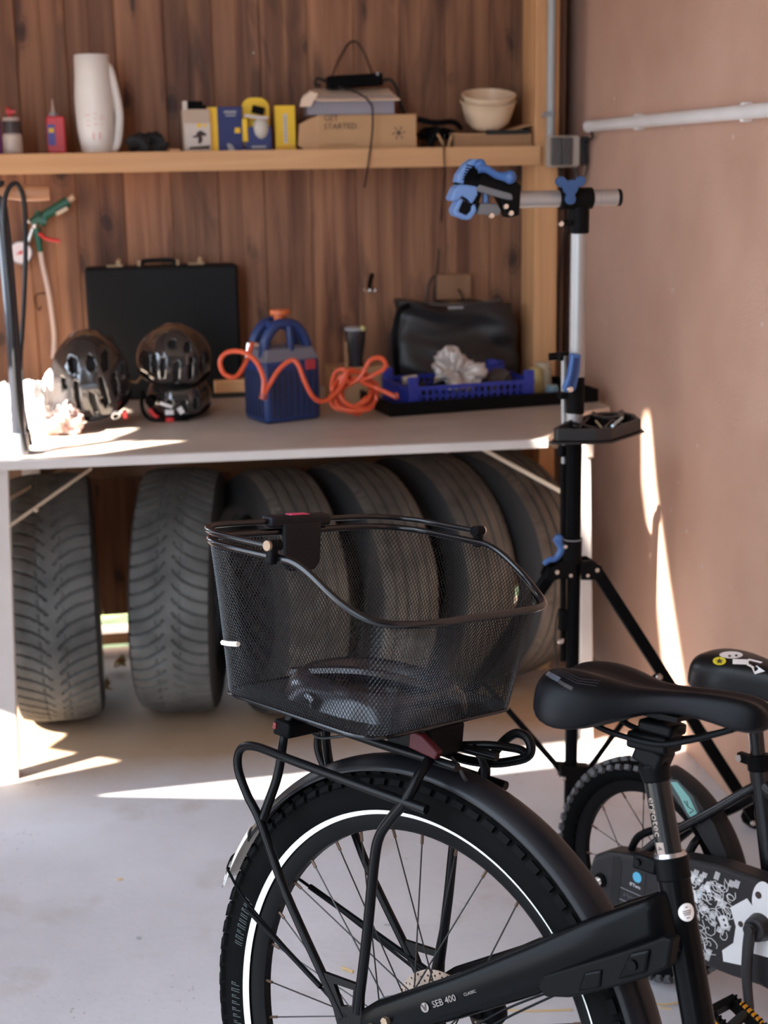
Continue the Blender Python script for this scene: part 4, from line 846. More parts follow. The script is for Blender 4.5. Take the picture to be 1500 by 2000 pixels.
# side rod, quick levers
obj('side_rod', MB().cyl(S(1101,905,.02), S(1101,690,.02), .0058, n=12), ALU, t)
obj('side_rod_sleeve', MB().cyl(S(1100,1290,.02), S(1100,905,.02), .0068, n=12), PLA, t)
obj('rod_clip', MB().box(S(1100,772,.01), (.020,.022,.014)), PLA, t, bevel=.002); obj('rod_clip', MB().lathe([(0,-.012),(.009,-.010),(.010,.006),(.006,.014),(0,.014)], 14, S(1097,882,.015)), PLA, t)
obj('rod_clip', MB().box(S(1100,1210,.01), (.018,.020,.05)), PLA, t, bevel=.003)
bolts(S(1095,1252,-.0), .007)
obj('cable_loop', MB().tube([S(1092,1190,.02), S(1086,1215,.02), S(1084,1260,.02), S(1088,1300,.02), S(1096,1330,.02)], .002, 6, sm=4), CAB, t)
obj('cross_pin', MB().tube([S(1072,694,.01), S(1140,687,.01)], .0045, 8).tube([S(1072,701,.02), S(1098,698,.02)], .004, 8).cyl(S(1095,688,-.01), S(1095,704,-.01), .006), PLA, t)
obj('lever', MB().prism([(S(a,b_).x, S(a,b_).z) for a, b_ in ((1106,686),(1124,688),(1122,720),(1114,758),(1096,762),(1090,755),(1100,728),(1104,705))], .018, Matrix.Translation((0, PYY-.030, 0)) @ Matrix.Rotation(PI/2, 4, 'X')), BLUP, t, bevel=.003)
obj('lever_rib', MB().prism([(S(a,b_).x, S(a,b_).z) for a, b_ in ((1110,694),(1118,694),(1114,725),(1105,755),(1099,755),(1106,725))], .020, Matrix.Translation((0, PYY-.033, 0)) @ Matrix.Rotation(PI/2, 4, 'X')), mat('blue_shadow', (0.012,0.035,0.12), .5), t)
bolts(S(1101,754)+Vector((0,-.045,0)), .007)
obj('lower_lever', MB().tube([S(1086,1050,-.02), S(1096,1072,-.02), S(1086,1090,-.02), S(1072,1094,-.02), S(1062,1102,-.02)], lambda a: .009-.004*a, 10, sm=6).ball(S(1091,1052,-.02), .010), BLUP, t); bolts(S(1095,1060)+Vector((0,-.032,0)), .005)
# tool tray: slanted frame with compartments
TP = onz(1010, 800, .87)
def tr(px, py, z=.895): return onz(px, py, z)
zt_ = S(1128, 828).z+.012
tp = [onz(a, b_, zt_) for a, b_ in ((1083,826),(1110,812),(1185,805),(1245,812),(1251,822),(1186,850),(1160,855),(1086,852))]
tp = [onz(a, b_, zt_) for a, b_ in ((1081,836),(1105,822),(1160,806),(1215,803),(1240,808),(1252,818),(1195,836),(1165,838),(1088,838))]
def ringpoly(P_, inset):
    c = sum((Vector(p) for p in P_), Vector())/len(P_); return [c+(p-c)*(1-inset) for p in P_]
n = len(tp); th = .026
b = MB(); inn = ringpoly(tp, .12); dn = Vector((0,0,-th))
b.v = tp+inn+[p+dn for p in tp]+[p+dn for p in inn]
for k in range(n):
    j = (k+1) % n; b.f += [(k, j, n+j, n+k), (2*n+k, 3*n+k, 3*n+j, 2*n+j), (k, 2*n+k, 2*n+j, j), (n+k, n+j, 3*n+j, 3*n+k)]
TRB = mat('tray_black', (0.016,0.014,0.014), .35)
obj('tray_rim', b, TRB, t, bevel=.0025, smooth=False)
fl_ = ringpoly(tp, -.10); b = MB(); b.v = [p+dn for p in fl_]+[p+dn+Vector((0,0,-.004)) for p in fl_]; b.f = [tuple(range(n)), tuple(range(n, 2*n))[::-1]]+[(k, (k+1) % n, n+(k+1) % n, n+k) for k in range(n)]
obj('tray_base', b, TRB, t, bevel=.001, smooth=False)
for a, b_ in (((1105,822),(1165,838)), ((1160,806),(1130,838)), ((1160,808),(1215,830)), ((1215,803),(1180,838))):
    obj('divider', MB().tube([onz(*a, zt_-.006), onz(*b_, zt_-.006)], .004, 4), TRB, t, smooth=False)
hc = onz(1188, 813, zt_-.004); obj('tray_ring', MB().lathe([(.022,0),(.034,0),(.034,.004),(.022,.004),(.022,0)], 28, hc), TRB, t)
obj('tray_arm', MB().box((PX, PYY-.01, zt_-.036), (.05,.06,.016)), PLA, t, bevel=.003)
a_, b_ = onz(1196, 832, zt_+.004), onz(1215, 816, zt_+.006)
o = obj('hex_key', MB().tube([a_, b_], .0035, 6), mat('pale_metal', (0.5,0.65,0.70), .3, .4)); tag(o, 'short pale blue metal pin lying in the stand tray', 'tool')
o = obj('brass_pin', MB().tube([onz(1164,822,zt_), onz(1174,834,zt_)], .0022, 6), mat('brassy', (0.55,0.45,0.25), .35, .5)); tag(o, 'thin brass-coloured pin lying in the stand tray', 'tool')
# cross arm
AZ = S(1100, 388).z; ax0, ax1 = S(1010, 388).x, S(1210, 388).x
obj('cross_arm', MB().cyl((ax0,PYY-.005,AZ), (ax1-.006,PYY-.005,AZ), .0168, n=24), ALU, t)
obj('arm_end_cap', MB().cyl((ax1-.008,PYY-.005,AZ), (ax1,PYY-.005,AZ), .0172, n=24), PLA, t, bevel=.001)
obj('arm_groove', MB().tube([(ax1-.045, PYY-.005+.0168*math.cos(a), AZ+.0168*math.sin(a)) for a in [k*PI/12 for k in range(24)]], .0006, 5, closed=True), GRY, t)
obj('t_collar', MB().cyl((S(1090,388).x,PYY-.005,AZ), (S(1155,388).x,PYY-.005,AZ), .0215, n=24), PLA, t, bevel=.003)
kc = S(1114, 366, -.035); poly = []
for k in range(72):
    a = 2*PI*k/72; rk_ = .0150+.0185*max(0, math.sin(3*a))**.55; poly.append((rk_*math.cos(a), rk_*math.sin(a)))
obj('knob', MB().prism(poly, .014, Matrix.Translation(kc) @ Matrix.Rotation(PI/2, 4, 'X') @ Matrix.Rotation(0, 4, 'Z')), mat('knob_blue', (0.03,0.085,0.22), .45), t, bevel=.002, smooth=False)
obj('knob_stem', MB().cyl(kc, kc+Vector((.0,.04,-.01)), .009), PLA, t)
obj('side_bolt', MB().cyl(S(1098,436,-.01), S(1110,436,-.01), .007), PLA, t); bolts(S(1096,437,-.018), .006)
# clamp head
CB = mat('clamp_blue', (0.14,0.26,0.52), .35)
G = lambda pts, th, m, nm, y=0.0, bv=.003: obj(nm, MB().prism([(S(a,b_).x, S(a,b_).z) for a, b_ in pts], th, Matrix.Translation((0, PYY-.005+y, 0)) @ Matrix.Rotation(PI/2, 4, 'X')), m, t, bevel=bv, smooth=False)
G([(1012,362),(1008,420),(985,425),(975,400),(960,372),(975,352),(1000,352)], .040, PLA, 'clamp_mount')
G([(888,352),(905,324),(922,313),(935,314),(945,330),(1000,358),(1005,375),(990,385),(940,372),(905,368),(888,360)], .036, PLA, 'upper_jaw_arm')
G([(886,356),(890,340),(904,320),(918,310),(930,312),(936,322),(926,322),(912,330),(902,346),(900,360)], .040, CB, 'upper_jaw_cover', -.001)
for k in range(6):
    a0_, a1_ = (903+k*1.5, 350-k*5.5), (936+k*1.2, 352-k*4.6); obj('jaw_rib', MB().tube([S(*a0_, -.026), S(*a1_, -.026)], .0014, 6), BLKM, t)
G([(874,388),(883,367),(891,360),(908,361),(925,364),(926,380),(915,398),(908,389),(896,382),(888,391),(878,393)], .052, CB, 'upper_pad')
G([(900,384),(918,398),(908,420),(930,385),(928,376)], .03, PLA, 'pad_backing')
G([(892,386),(879,411),(884,421),(905,429),(913,427),(925,411),(921,397),(915,402),(914,411),(905,420),(889,412),(899,390)], .050, CB, 'lower_pad')
G([(899,391),(913,399),(913,411),(905,419),(890,412)], .040, PLA, 'pad_insert', 0, .001)
G([(916,415),(932,372),(938,374),(924,418)], .03, PLA, 'jaw_plate')
G([(926,418),(934,396),(968,398),(975,412),(970,420)], .030, mat('jaw_grey', (0.16,0.16,0.165), .5), 'lower_jaw_arm')
G([(920,372),(930,360),(992,378),(994,390),(985,390)], .012, mat('jaw_grey', (0.16,0.16,0.165), .5), 'linkage', -.022)
obj('jaw_screw', MB().cyl(S(948,372), S(948,400), .007), CB, t)
obj('cam_lever', MB().tube([S(934,328,-.030), S(950,330,-.034), S(970,342,-.036), S(988,345,-.036), S(996,346,-.036)], lambda a: .011-.005*math.sin(PI*min(1,a*1.1))+.003*a, 12, sm=5).ball(S(996,346,-.036), .0135).ball(S(938,322,-.028), .012), BLUP, t)
for q in ((936,329),(990,383),(988,403),(998,416),(960,421)): bolts(S(*q, -.030 if q[0] < 950 else -.026), .0062)

# ------------------------------------------------------------------ bicycle helpers
def wheel_parts(t, R_out, R_bead, R_in, hw, nsp, knob, strip=None, flat=False, hubv=.035, hubr=.028):
    """wheel modelled in x,z plane of frame, axle along y"""
    prof = []
    Rt = (R_out+R_bead)/2; hr = (R_out-R_bead)/2
    n = 18
    for k in range(n+1):
        a = -PI/2 - .35 + (2*PI-PI+.70)*k/n   # open towards the rim
        a = math.radians(-215+ (250)*k/n) ; 
    prof = []
    for k in range(17):
        a = math.radians(-52+284*k/16)      # 90 deg = outermost
        prof.append((Rt+hr*math.sin(a), hw*math.cos(a)))
    obj('tyre', MB().lathe([(r, z) for r, z in prof], 120, (0,0,0), (0,1,0)), RUB, t)
    kb = MB(); nk = 84 if R_out > .3 else 56
    for k in range(nk):
        for (ang, wd_, ln, hh, of) in ((28, .008, .0085, .007, 0), (58, .010, .0085, .006, .5), (90, .011, .012, .006, 0), (122, .010, .0085, .006, .5), (152, .008, .0085, .007, 0)):
            if R_out < .3 and ang in (58, 122): continue
            sc_ = 1.0 if R_out > .3 else 1.15
            a = math.radians(ang); rr = Rt+hr*math.sin(a); yy = hw*math.cos(a); th = 2*PI*(k+of)/nk
            nd = Vector((math.cos(th)*math.sin(a), math.cos(a), math.sin(th)*math.sin(a))).normalized(); tg = Vector((-math.sin(th), 0, math.cos(th))); sd_ = nd.cross(tg)
            c = Vector((math.cos(th)*rr, yy, math.sin(th)*rr))+nd*hh*.3*sc_
            m3 = Matrix(((tg.x, sd_.x, nd.x), (tg.y, sd_.y, nd.y), (tg.z, sd_.z, nd.z)))
            kb.box(c, (ln*2*(1.0 if R_out > .3 else .62), wd_*1.0*sc_, hh*sc_*(1 if R_out > .3 else 1.3)), m3)
    obj('tread_knobs', kb, knob, t, smooth=False, kind='stuff', weld=False, recalc=False)
    rw = hw*.46
    RIM = mat('rim_black', (0.005,0.0048,0.005), .38, spec=.08)
    obj('rim', MB().lathe([(R_bead+.006,-rw),(R_bead+.006,-rw+.003),(R_bead-.002,-rw+.004),(R_bead-.002,rw-.004),(R_bead+.006,rw-.003),(R_bead+.006,rw),(R_in+.006,rw*.9),(R_in,rw*.5),(R_in,-rw*.5),(R_in+.006,-rw*.9),(R_bead+.006,-rw)], 120, (0,0,0), (0,1,0)), RIM, t)
    if strip:
        r0, r1 = strip; m = mat('reflective_strip', (0.95,0.97,0.93), .35)
        def sy(r): 
            q = (r-Rt)/hr; return hw*math.sqrt(max(0, 1-q*q))+.0008
        for s_ in (-1, 1): obj('reflective_strip', MB().lathe([(r0, s_*sy(r0)), ((r0+r1)/2, s_*sy((r0+r1)/2)), (r1, s_*sy(r1))], 160, (0,0,0), (0,-1,0) if False else (0,1,0)), m, t)
    obj('hub', MB().lathe([(0,-hubv-.012),(.010,-hubv-.012),(.012,-hubv-.002),(hubr,-hubv-.001),(hubr,-hubv+.003),(hubr*.55,-hubv+.010),(hubr*.5,0),(hubr*.55,hubv-.010),(hubr,hubv-.003),(hubr,hubv+.001),(.012,hubv+.002),(.010,hubv+.012),(0,hubv+.012)], 32, (0,0,0), (0,1,0)), BLKM, t)
    NIP = mat('nipple_bronze', (0.10,0.06,0.04), .4, .5); SPK = mat('spoke_black', (0.02,0.018,0.018), .3, .3)
    sp0 = None
    for k in range(nsp):
        th = 2*PI*(k+.35)/nsp; side = 1 if k % 2 else -1; dirn = 1 if (k//2) % 2 else -1
        hth = th+dirn*math.radians(62 if nsp > 20 else 40)
        A = Vector((math.cos(th)*(R_in+.001), side*rw*.15, math.sin(th)*(R_in+.001))); B_ = Vector((math.cos(hth)*hubr*.88, side*hubv, math.sin(hth)*hubr*.88))
        d = (B_-A).normalized()
        o = obj('spoke', MB().tube([A+d*.012, B_], .0011 if nsp > 20 else .0010, 5), SPK, t)
        obj('nipple', MB().tube([A-d*.002, A+d*.014], .0021, 6), NIP, o)

def sst_(x, a, b_):
    x = max(0, min(1, (x-a)/(b_-a))); return x*x*(3-2*x)
def saddle(t, stations, m, sub=1, groove=.005, name='saddle_shell'):
    """stations: (u, half width, top z, skirt z, crown)"""
    n = 32; b = MB(); S_ = stations; K = len(S_)
    for (u, hw_, zt, zb, cr) in S_:
        for k in range(n):
            a = 2*PI*k/n; c, s_ = math.cos(a), math.sin(a)
            y = hw_*math.copysign(abs(c)**.62, c)
            if s_ >= 0:
                z = zb+(zt-zb)*(abs(s_)**cr); z -= groove*math.exp(-(y/(.012+.12*max(0, hw_-.04)))**2)*sst_(s_, .45, .85)*(1+max(0, hw_-.04)*18)
            else: y *= (1-.22*abs(s_)); z = zb-.006*abs(s_)
            b.v.append(Vector((u, y, z)))
    for i in range(K-1):
        for k in range(n): b.f.append((i*n+k, i*n+(k+1) % n, (i+1)*n+(k+1) % n, (i+1)*n+k))
    b.f += [tuple(range(n)), tuple((K-1)*n+k for k in range(n))[::-1]]
    return obj(name, b, m, t, sub=sub, angle=180)

# ------------------------------------------------------------------ bicycle 1 (near, with the basket)
def bikeframe(O, head, lean):
    a, l = math.radians(head), math.radians(lean)
    fw = Vector((math.cos(a), math.sin(a), 0)); left = Vector((-math.sin(a), math.cos(a), 0))
    up = Vector((0,0,1))*math.cos(l)+left*math.sin(l); lf = up.cross(fw)
    return Matrix.Translation(O) @ Matrix(((fw.x, lf.x, up.x), (fw.y, lf.y, up.y), (fw.z, lf.z, up.z))).to_4x4()
B1 = bikeframe(Vector((.3121, 1.6039, .3481)), -51.9, 8.93)
t = thing('bicycle', 'near black e-bike with a mesh basket on its rear rack, leaning on its stand', 'bicycle', (0,0,-.356), mw=B1)
wheel_parts(t, .354, .289, .273, .027, 32, mat('knob_rubber', (0.005,0.005,0.005), .7, spec=.05), strip=(.2945, .3008))
# tyre lettering
def ontyre(R0, yside, a0_):
    def f(v):
        th = a0_ - v.x/R0; r = R0+v.y; q = (r-(.354+.289)/2)/((.354-.289)/2)
        yy = -(.027*math.sqrt(max(0,1-q*q))+.0006+v.z*.3); return Vector((r*math.cos(th), yy, r*math.sin(th)))
    return f
FNT = mat('tyre_letters', (0.07,0.085,0.085), .6)
r5 = random.Random(4)
for a_c, n_, wd_ in ((math.radians(168), 9, .0085), (math.radians(192), 9, .0090)):      # raised sidewall lettering too worn to read
    f = ontyre(.3115, -1, a_c); b = MB()
    for k in range(n_):
        x = (k-n_/2)*wd_; hgt = .0055+.001*r5.random()
        for seg in (((0,-hgt),(.002,hgt)), ((.0035,-hgt*r5.choice((1,.2,0))),(.005,hgt))) + ((((.001,hgt*.9),(.0045,hgt*.9)),) if r5.random() < .6 else ()):
            (xa, ya), (xb, yb) = seg; b.tube([f(Vector((x+xa, ya, 0))), f(Vector((x+(xa+xb)/2, (ya+yb)/2, 0))), f(Vector((x+xb, yb, 0)))], .0005, 4)
    obj('tyre_lettering', b, FNT, t, smooth=False)
# valve-like dashes on the rim tape, disc rotor, sprockets
def gearpoly(r, r2, n):
    P_ = []
    for k in range(n):
        a = 2*PI*k/n
        for f, rr in ((-.25, r2), (-.10, r), (.10, r), (.25, r2)): P_.append((rr*math.cos(a+f*2*PI/n), rr*math.sin(a+f*2*PI/n)))
    return P_
RX = Matrix.Rotation(PI/2, 4, 'X')
STE = mat('sprocket_steel', (0.28,0.27,0.26), .35, .9)
for k, (r, n_) in enumerate(((.054,32),(.048,28),(.042,24),(.036,20),(.030,16))):
    obj('sprocket', MB().prism(gearpoly(r, r-.004, n_), .0018, Matrix.Translation((0,-.030-.0045*k,0)) @ RX), STE, t, smooth=False)
obj('spoke_guard', MB().lathe([(.03,-.024),(.066,-.025),(.066,-.0265),(.03,-.026)], 48, (0,0,0), (0,1,0)), mat('clear_guard', (0.16,0.165,0.17), .3), t)
rp = [circ(.078, 60)]; holes = [circ(.058, 40)]
for k in range(36):
    for j, rr in enumerate((.064,.070,.0745)):
        a = 2*PI*(k+.33*j)/36; holes.append(circ(.0017, 8, (rr*math.cos(a), rr*math.sin(a))))
me = holed('rotor', rp[0], holes, .0018, None, Matrix.Translation((0,.050,0)) @ RX)
obj('brake_rotor', me, mat('rotor_steel', (0.30,0.24,0.20), .35, .9), t, smooth=False)
ar = MB()
for k in range(6):
    a = 2*PI*k/6; ar.tube([(.022*math.cos(a), .050, .022*math.sin(a)), (.062*math.cos(a+.4), .050, .062*math.sin(a+.4))], .004, 4)
obj('rotor_spider', ar, BLKM, t, smooth=False)
# fender
def fend(t, R, hw_, a0_, a1_, m, drop=.010, n=64, name='fender'):
    def f(u, v):
        a = math.radians(a0_+(a1_-a0_)*u); y = hw_*(2*v-1); e = abs(2*v-1); ta = 1.0
        r = R-drop*e**2.6
        return Vector((r*math.cos(a), y*ta, r*math.sin(a)))
    o = obj(name, MB().grid(f, n, 15), m, t, angle=180); s_ = o.modifiers.new('s', 'SOLIDIFY'); s_.thickness = .0018; return o
FM = mat('fender_anthracite', (0.007,0.007,0.009), .36, spec=.22)
fend(t, .371, .031, 149, -12, FM, .018)
fend(t, .3735, .0330, 163, 148, mat('fender_tip_silver_lit', (0.70,0.66,0.58), .35, .2), .016, 12, 'fender_tip')  # silver tip, its cream colour also paints in the skylight on the tail
fend(t, .3755, .0340, 163.5, 160.5, mat('tip_steel', (0.55,0.55,0.56), .25, .9), .016, 4, 'tip_end')
fend(t, .3765, .0350, 158.5, 156.8, BLKM, .014, 4, 'tip_clip')
# fender stays
a_ = math.radians(158)
for s_ in (-1, 1):
    obj('fender_stay', MB().tube([(.358*math.cos(a_), s_*.034, .358*math.sin(a_)), (.350*math.cos(a_), s_*.040, .350*math.sin(a_)), (-.25, s_*.060, .105), (-.05, s_*.082, .040)], .0022, 6, sm=5), BLKM, t)
obj('fender_stay_guard', MB().tube([(-.262, .060, .108), (-.05, .080, .053)], .0042, 8), BLKM, t)
obj('fender_stay_guard', MB().tube([(-.262, -.062, .105), (-.10, -.080, .060)], .0035, 8), BLKM, t)
# rack (tubes)
RK = mat('rack_black', (0.0035,0.0035,0.004), .28, spec=.12)
rk = t
def rt_(pts, r=.0062, nm='rack_tube', sm=6): return obj(nm, MB().tube(pts, r, 10, sm=sm), RK, rk)
for s_ in (-1, 1):
    k = s_
    rt_([(.045,k*.080,.338),(-.05,k*.080,.338),(-.18,k*.079,.338),(-.255,k*.078,.338),(-.283,k*.078,.326),(-.284,k*.078,.300),(-.262,k*.079,.270),(-.231,k*.080,.240),(-.174,k*.080,.160),(-.088,k*.080,.066),(-.058,k*.080,.034)], .0062, 'side_rail')
    rt_([(.014,k*.040,.388),(.016,k*.062,.372),(.012,k*.078,.342),(-.008,k*.080,.312),(-.024,k*.080,.285),(-.029,k*.080,.25),(-.030,k*.080,.16),(-.034,k*.080,.05)], .0068, 'front_stay')
    rt_([(-.235,k*.030,.380),(-.240,k*.038,.360),(-.236,k*.050,.30),(-.233,k*.068,.262),(-.231,k*.078,.243)], .0066, 'rear_stay')
    rt_([(-.235,k*.030,.380),(-.12,k*.034,.381),(.0,k*.038,.384),(.055,k*.040,.386)], .0060, 'platform_rail')
rt_([(.004,.080,.340),(.010,.080,.356),(.022,.080,.376),(.036,.080,.396),(.052,.080,.409),(.068,.080,.409),(.077,.080,.398),(.073,.080,.384),(.050,.080,.372),(.020,.078,.362),(-.02,.070,.358),(-.06,.05,.368)], .0062, 'front_loop')
rt_([(-.01,.036,.384),(.03,.055,.392),(.06,.074,.392),(.070,.080,.388)], .0055, 'loop_link')
for u_ in (-.232, -.13, -.02): rt_([(u_,-.035,.381),(u_,.035,.381)], .005, 'cross_bar', 0)
for s_ in (-1, 1):
    b = MB(); Mx = Matrix.Translation((0, s_*.080, 0)) @ RX
    out = [(-.078,.062),(-.022,.052),(-.020,.0),(-.045,-.02),(-.060,-.005)]
    me = holed('dropout', [(-.094,.082),(-.028,.088),(-.024,.030),(-.024,-.004),(-.046,.0),(-.062,.020)], [[(-.076,.074),(-.042,.078),(-.042,.056),(-.060,.050)]], .006, None, Mx)
    obj('rack_foot', me, RK, t, smooth=False)
# tail light
obj('tail_light', MB().box((-.238,.008,.362), (.032,.115,.022)), BLKM, t, bevel=.004)
obj('tail_light_lens', MB().box((-.249,-.0500,.364), (.006,.003,.009)), mat('lens_red', (0.16,0.008,0.012), .3), t, bevel=.001)
obj('tail_light_cable', MB().tube([(-.235,.0,.360),(-.225,.01,.345),(-.20,.02,.350),(-.15,.03,.368)], .002, 6, sm=5), CAB, t)
# swing arm / stays
def taper(pts, name, m, v_sign):
    """pts: (u, w_top, w_bot, v_centre, half thickness)"""
    n = 14; b = MB()
    for (u0, wt, u1, wbt, vc, ht) in pts:
        cu, cw_ = (u0+u1)/2, (wt+wbt)/2; du, dw = (u0-u1)/2, (wt-wbt)/2
        for k in range(n):
            a = 2*PI*k/n; s_ = math.copysign(abs(math.sin(a))**.7, math.sin(a)); c = math.copysign(abs(math.cos(a))**.7, math.cos(a))
            b.v.append(Vector((cu+du*s_, v_sign*vc+ht*c, cw_+dw*s_)))
    K_ = len(pts)
    for i in range(K_-1):
        for k in range(n): b.f.append((i*n+k, i*n+(k+1) % n, (i+1)*n+(k+1) % n, (i+1)*n+k))
    b.f += [tuple(range(n)), tuple((K_-1)*n+k for k in range(n))[::-1]]
    return obj(name, b, m, t, angle=60)
for s_ in (-1, 1):
    taper([(-.030,.055,-.022,.022,.078,.005),(-.005,.078,.006,.030,.078,.009),(.104,.150,.118,.098,.062,.011),(.200,.222,.212,.160,.050,.013),(.262,.268,.272,.205,.042,.015),(.318,.305,.350,.245,.024,.015),(.338,.320,.366,.255,.013,.009)], 'chain_stay', BLK, s_)
txm = T((.055,-.0775,.088), (.118,.012,.080), (-.5,0,.8))
def txt(s_, sz, loc, xd, yd, m, align='CENTER', ext=.0003, nm='lettering', shear=0):
    me = text_mesh(s_, sz, ext, shear, align=align); me.transform(T(loc, xd, yd)); return obj(nm, me, m, t, smooth=False)
STK = mat('frame_letters', (0.20,0.17,0.155), .5)
xd = Vector((.115,.0145,.076)).normalized(); yd = Vector((-xd.z,0,xd.x))
txt('SEB 400', .0112, Vector((.080,-.0780,.104)), xd, yd, STK, 'LEFT')
txt('CLASSIC', .005, Vector((.121,-.0728,.131)), xd, yd, STK, 'LEFT')
def flatp(poly, loc, xd, yd, m, nm, th=.0006):
    return obj(nm, MB().prism(poly, th, T(loc, xd, yd)), m, t, smooth=False)
flatp(circ(.0058, 24), Vector((.070,-.0793,.0975)), xd, yd, STK, 'emblem'); flatp([(-.004,.004),(-.002,.004),(0,-.001),(.002,.004),(.004,.004),(.001,-.004),(-.001,-.004)], Vector((.070,-.0799,.0975)), xd, yd, DARKP, 'emblem_mark')
for q in ((-.004,.045),(.018,.062)): obj('frame_bolt', MB().cyl((q[0],-.083,q[1]), (q[0],-.091,q[1]), .0055, n=6), mat('bolt_bronze',(0.30,0.22,0.15),.35,.7), t)
# seat tube
stA, stB = Vector((.330,0,.350)), Vector((.418,0,.085)); sx_ = (stA-stB).normalized()
obj('seat_tube', MB().tube([stB+(stB-stA)*.3, stB, stA], .0182, 24), BLK, t)
obj('seat_tube_gusset', MB().tube([Vector((.372,0,.225)), Vector((.350,0,.280)), Vector((.322,0,.300))], lambda a: .018-.003*a, 12, sm=4), BLK, t)
obj('clamp_collar', MB().cyl(stA-sx_*.024, stA+sx_*.002, .0196, n=28), BLKM, t, bevel=.002); obj('clamp_collar_lip', MB().cyl(stA+sx_*.001, stA+sx_*.006, .0190, .017, 28), mat('steel_edge',(0.35,0.35,0.36),.25,.9), t)
obj('clamp_ears', MB().box(stA-sx_*.012+Vector((-.026,-.006,-.0)), (.030,.022,.018)), BLKM, t, bevel=.003)
obj('clamp_bolt', MB().cyl(stA-sx_*.012+Vector((-.034,-.02,0)), stA-sx_*.012+Vector((-.034,.02,0)), .004), BLKM, t)
pA, pB = stA, Vector((.286,0,.480))
obj('seat_post', MB().tube([stA-sx_*.05, pB], .0142, 24), mat('post_black', (0.006,0.006,0.006), .25, spec=.3), t)
pd = (pB-pA).normalized()
def onpost(v):
    s0 = v.x; th = v.y/.0142; rr = .0146+v.z*.3; side = Vector((0,-1,0)); fwd = pd.cross(side)
    th -= .45; return pA+pd*(.047-s0)+ (side*math.cos(th)+ fwd*math.sin(th))*rr
me = text_mesh('ergotec', .0142, mapf=lambda v: onpost(Vector((v.x, v.y+.0040, v.z)))); obj('lettering', me, mat('post_letters', (0.26,0.20,0.16), .4), t, smooth=False)
bx = [(.028+.013*i, -.0055+.011*j/8) for i in (0,1) for j in range(9)]
me = MB(); me.v = [onpost(Vector((x,y+.0040,.0004))) for x, y in bx]; me.f = [(j, j+1, j+10, j+9) for j in range(8)]; obj('number_patch', me, mat('post_patch', (0.24,0.18,0.15), .4), t, smooth=False)
me = text_mesh('4', .009, mapf=lambda v: onpost(Vector((v.x+.0345, v.y+.0040, v.z+.0016)))); obj('number', me, DARKP, t, smooth=False)
# saddle clamp head
obj('clamp_head', MB().box(pB+Vector((.008,0,-.006)), (.052,.038,.020), Matrix.Rotation(-.05,3,'Y')).box(pB+Vector((.009,0,-.022)), (.036,.032,.024), Matrix.Rotation(.30,3,'Y')).box(pB+Vector((.016,0,.012)), (.044,.036,.014)).tube([pB+Vector((.010,0,-.03)), pB-pd*.055], lambda a: .019-.004*a, 14), BLKM, t, bevel=.004)
obj('clamp_bolt', MB().cyl(pB+Vector((.012,0,.012)), pB+Vector((.012,0,.024)), .006, n=10), BLKM, t)
for s_ in (-1, 1): obj('saddle_rail', MB().tube([(.205,s_*.032,.500),(.225,s_*.028,.484),(.255,s_*.022,.476),(.312,s_*.022,.478),(.350,s_*.018,.492),(.390,s_*.010,.512)], .0035, 8, sm=6), BLKM, t)
SAD = mat('saddle_vinyl', (0.003,0.003,0.004), .38, spec=.10, bump=.12, bscale=900)
st_ = [(.162,.028,.524,.510,.8),(.165,.054,.532,.500,.7),(.174,.072,.537,.490,.62),(.190,.080,.541,.482,.58),(.210,.082,.543,.479,.56),(.232,.078,.542,.483,.56),(.254,.066,.539,.494,.6),(.276,.051,.537,.505,.65),(.300,.038,.539,.515,.7),(.330,.031,.544,.520,.72),(.360,.028,.549,.521,.75),(.390,.027,.552,.518,.75),(.410,.025,.552,.518,.75),(.422,.019,.548,.522,.75),(.428,.010,.541,.528,.8)]
saddle(t, st_, SAD, groove=.008)
obj('saddle_base', MB().prism([(.18,-.050),(.24,-.036),(.33,-.020),(.33,.020),(.24,.036),(.18,.050)], .006, Matrix.Translation((0,0,.509))), PLA, t)
def on_saddle(pts, so_, lift=.0006):
    from mathutils.bvhtree import BVHTree
    dg = bpy.context.evaluated_depsgraph_get(); bv = BVHTree.FromObject(so_, dg)
    Mi = B1.inverted(); o_ = Mi @ CAM; out = []
    for q in pts:
        d = (Mi.to_3x3() @ ray(*q)).normalized(); h, nn, i_, ds = bv.ray_cast(o_+Vector((0,0,.356))*0+SHIFT_S, d)
        out.append((h-SHIFT_S+nn*lift*(1 if nn.dot(d) < 0 else -1)) if h else None)
    return out
SHIFT_S = Vector((0,0,0))
sad_ = [c for c in t.children if c.name.startswith('saddle_shell')][0]
def strip_on(A, B_, m, nm, n=8):
    P_ = []
    for k in range(n+1):
        f = k/n; g = f*(len(A)-1); i_ = min(int(g), len(A)-2); g -= i_
        P_ += [(A[i_][0]+(A[i_+1][0]-A[i_][0])*g, A[i_][1]+(A[i_+1][1]-A[i_][1])*g), (B_[i_][0]+(B_[i_+1][0]-B_[i_][0])*g, B_[i_][1]+(B_[i_+1][1]-B_[i_][1])*g)]
    V_ = on_saddle(P_, sad_)
    b = MB(); fs = [(2*k, 2*k+1, 2*k+3, 2*k+2) for k in range(n) if all(V_[j] is not None for j in (2*k, 2*k+1, 2*k+3, 2*k+2))]
    b.v = [v if v is not None else Vector((0,0,0)) for v in V_]; b.f = fs
    if fs:
        used = sorted({i for f_ in fs for i in f_}); mp = {u_: k for k, u_ in enumerate(used)}
        b.v = [b.v[u_] for u_ in used]; b.f = [tuple(mp[i] for i in f_) for f_ in fs]; obj(nm, b, m, t, smooth=True, recalc=False)
GB_ = mat('saddle_band', (0.06,0.065,0.08), .15)
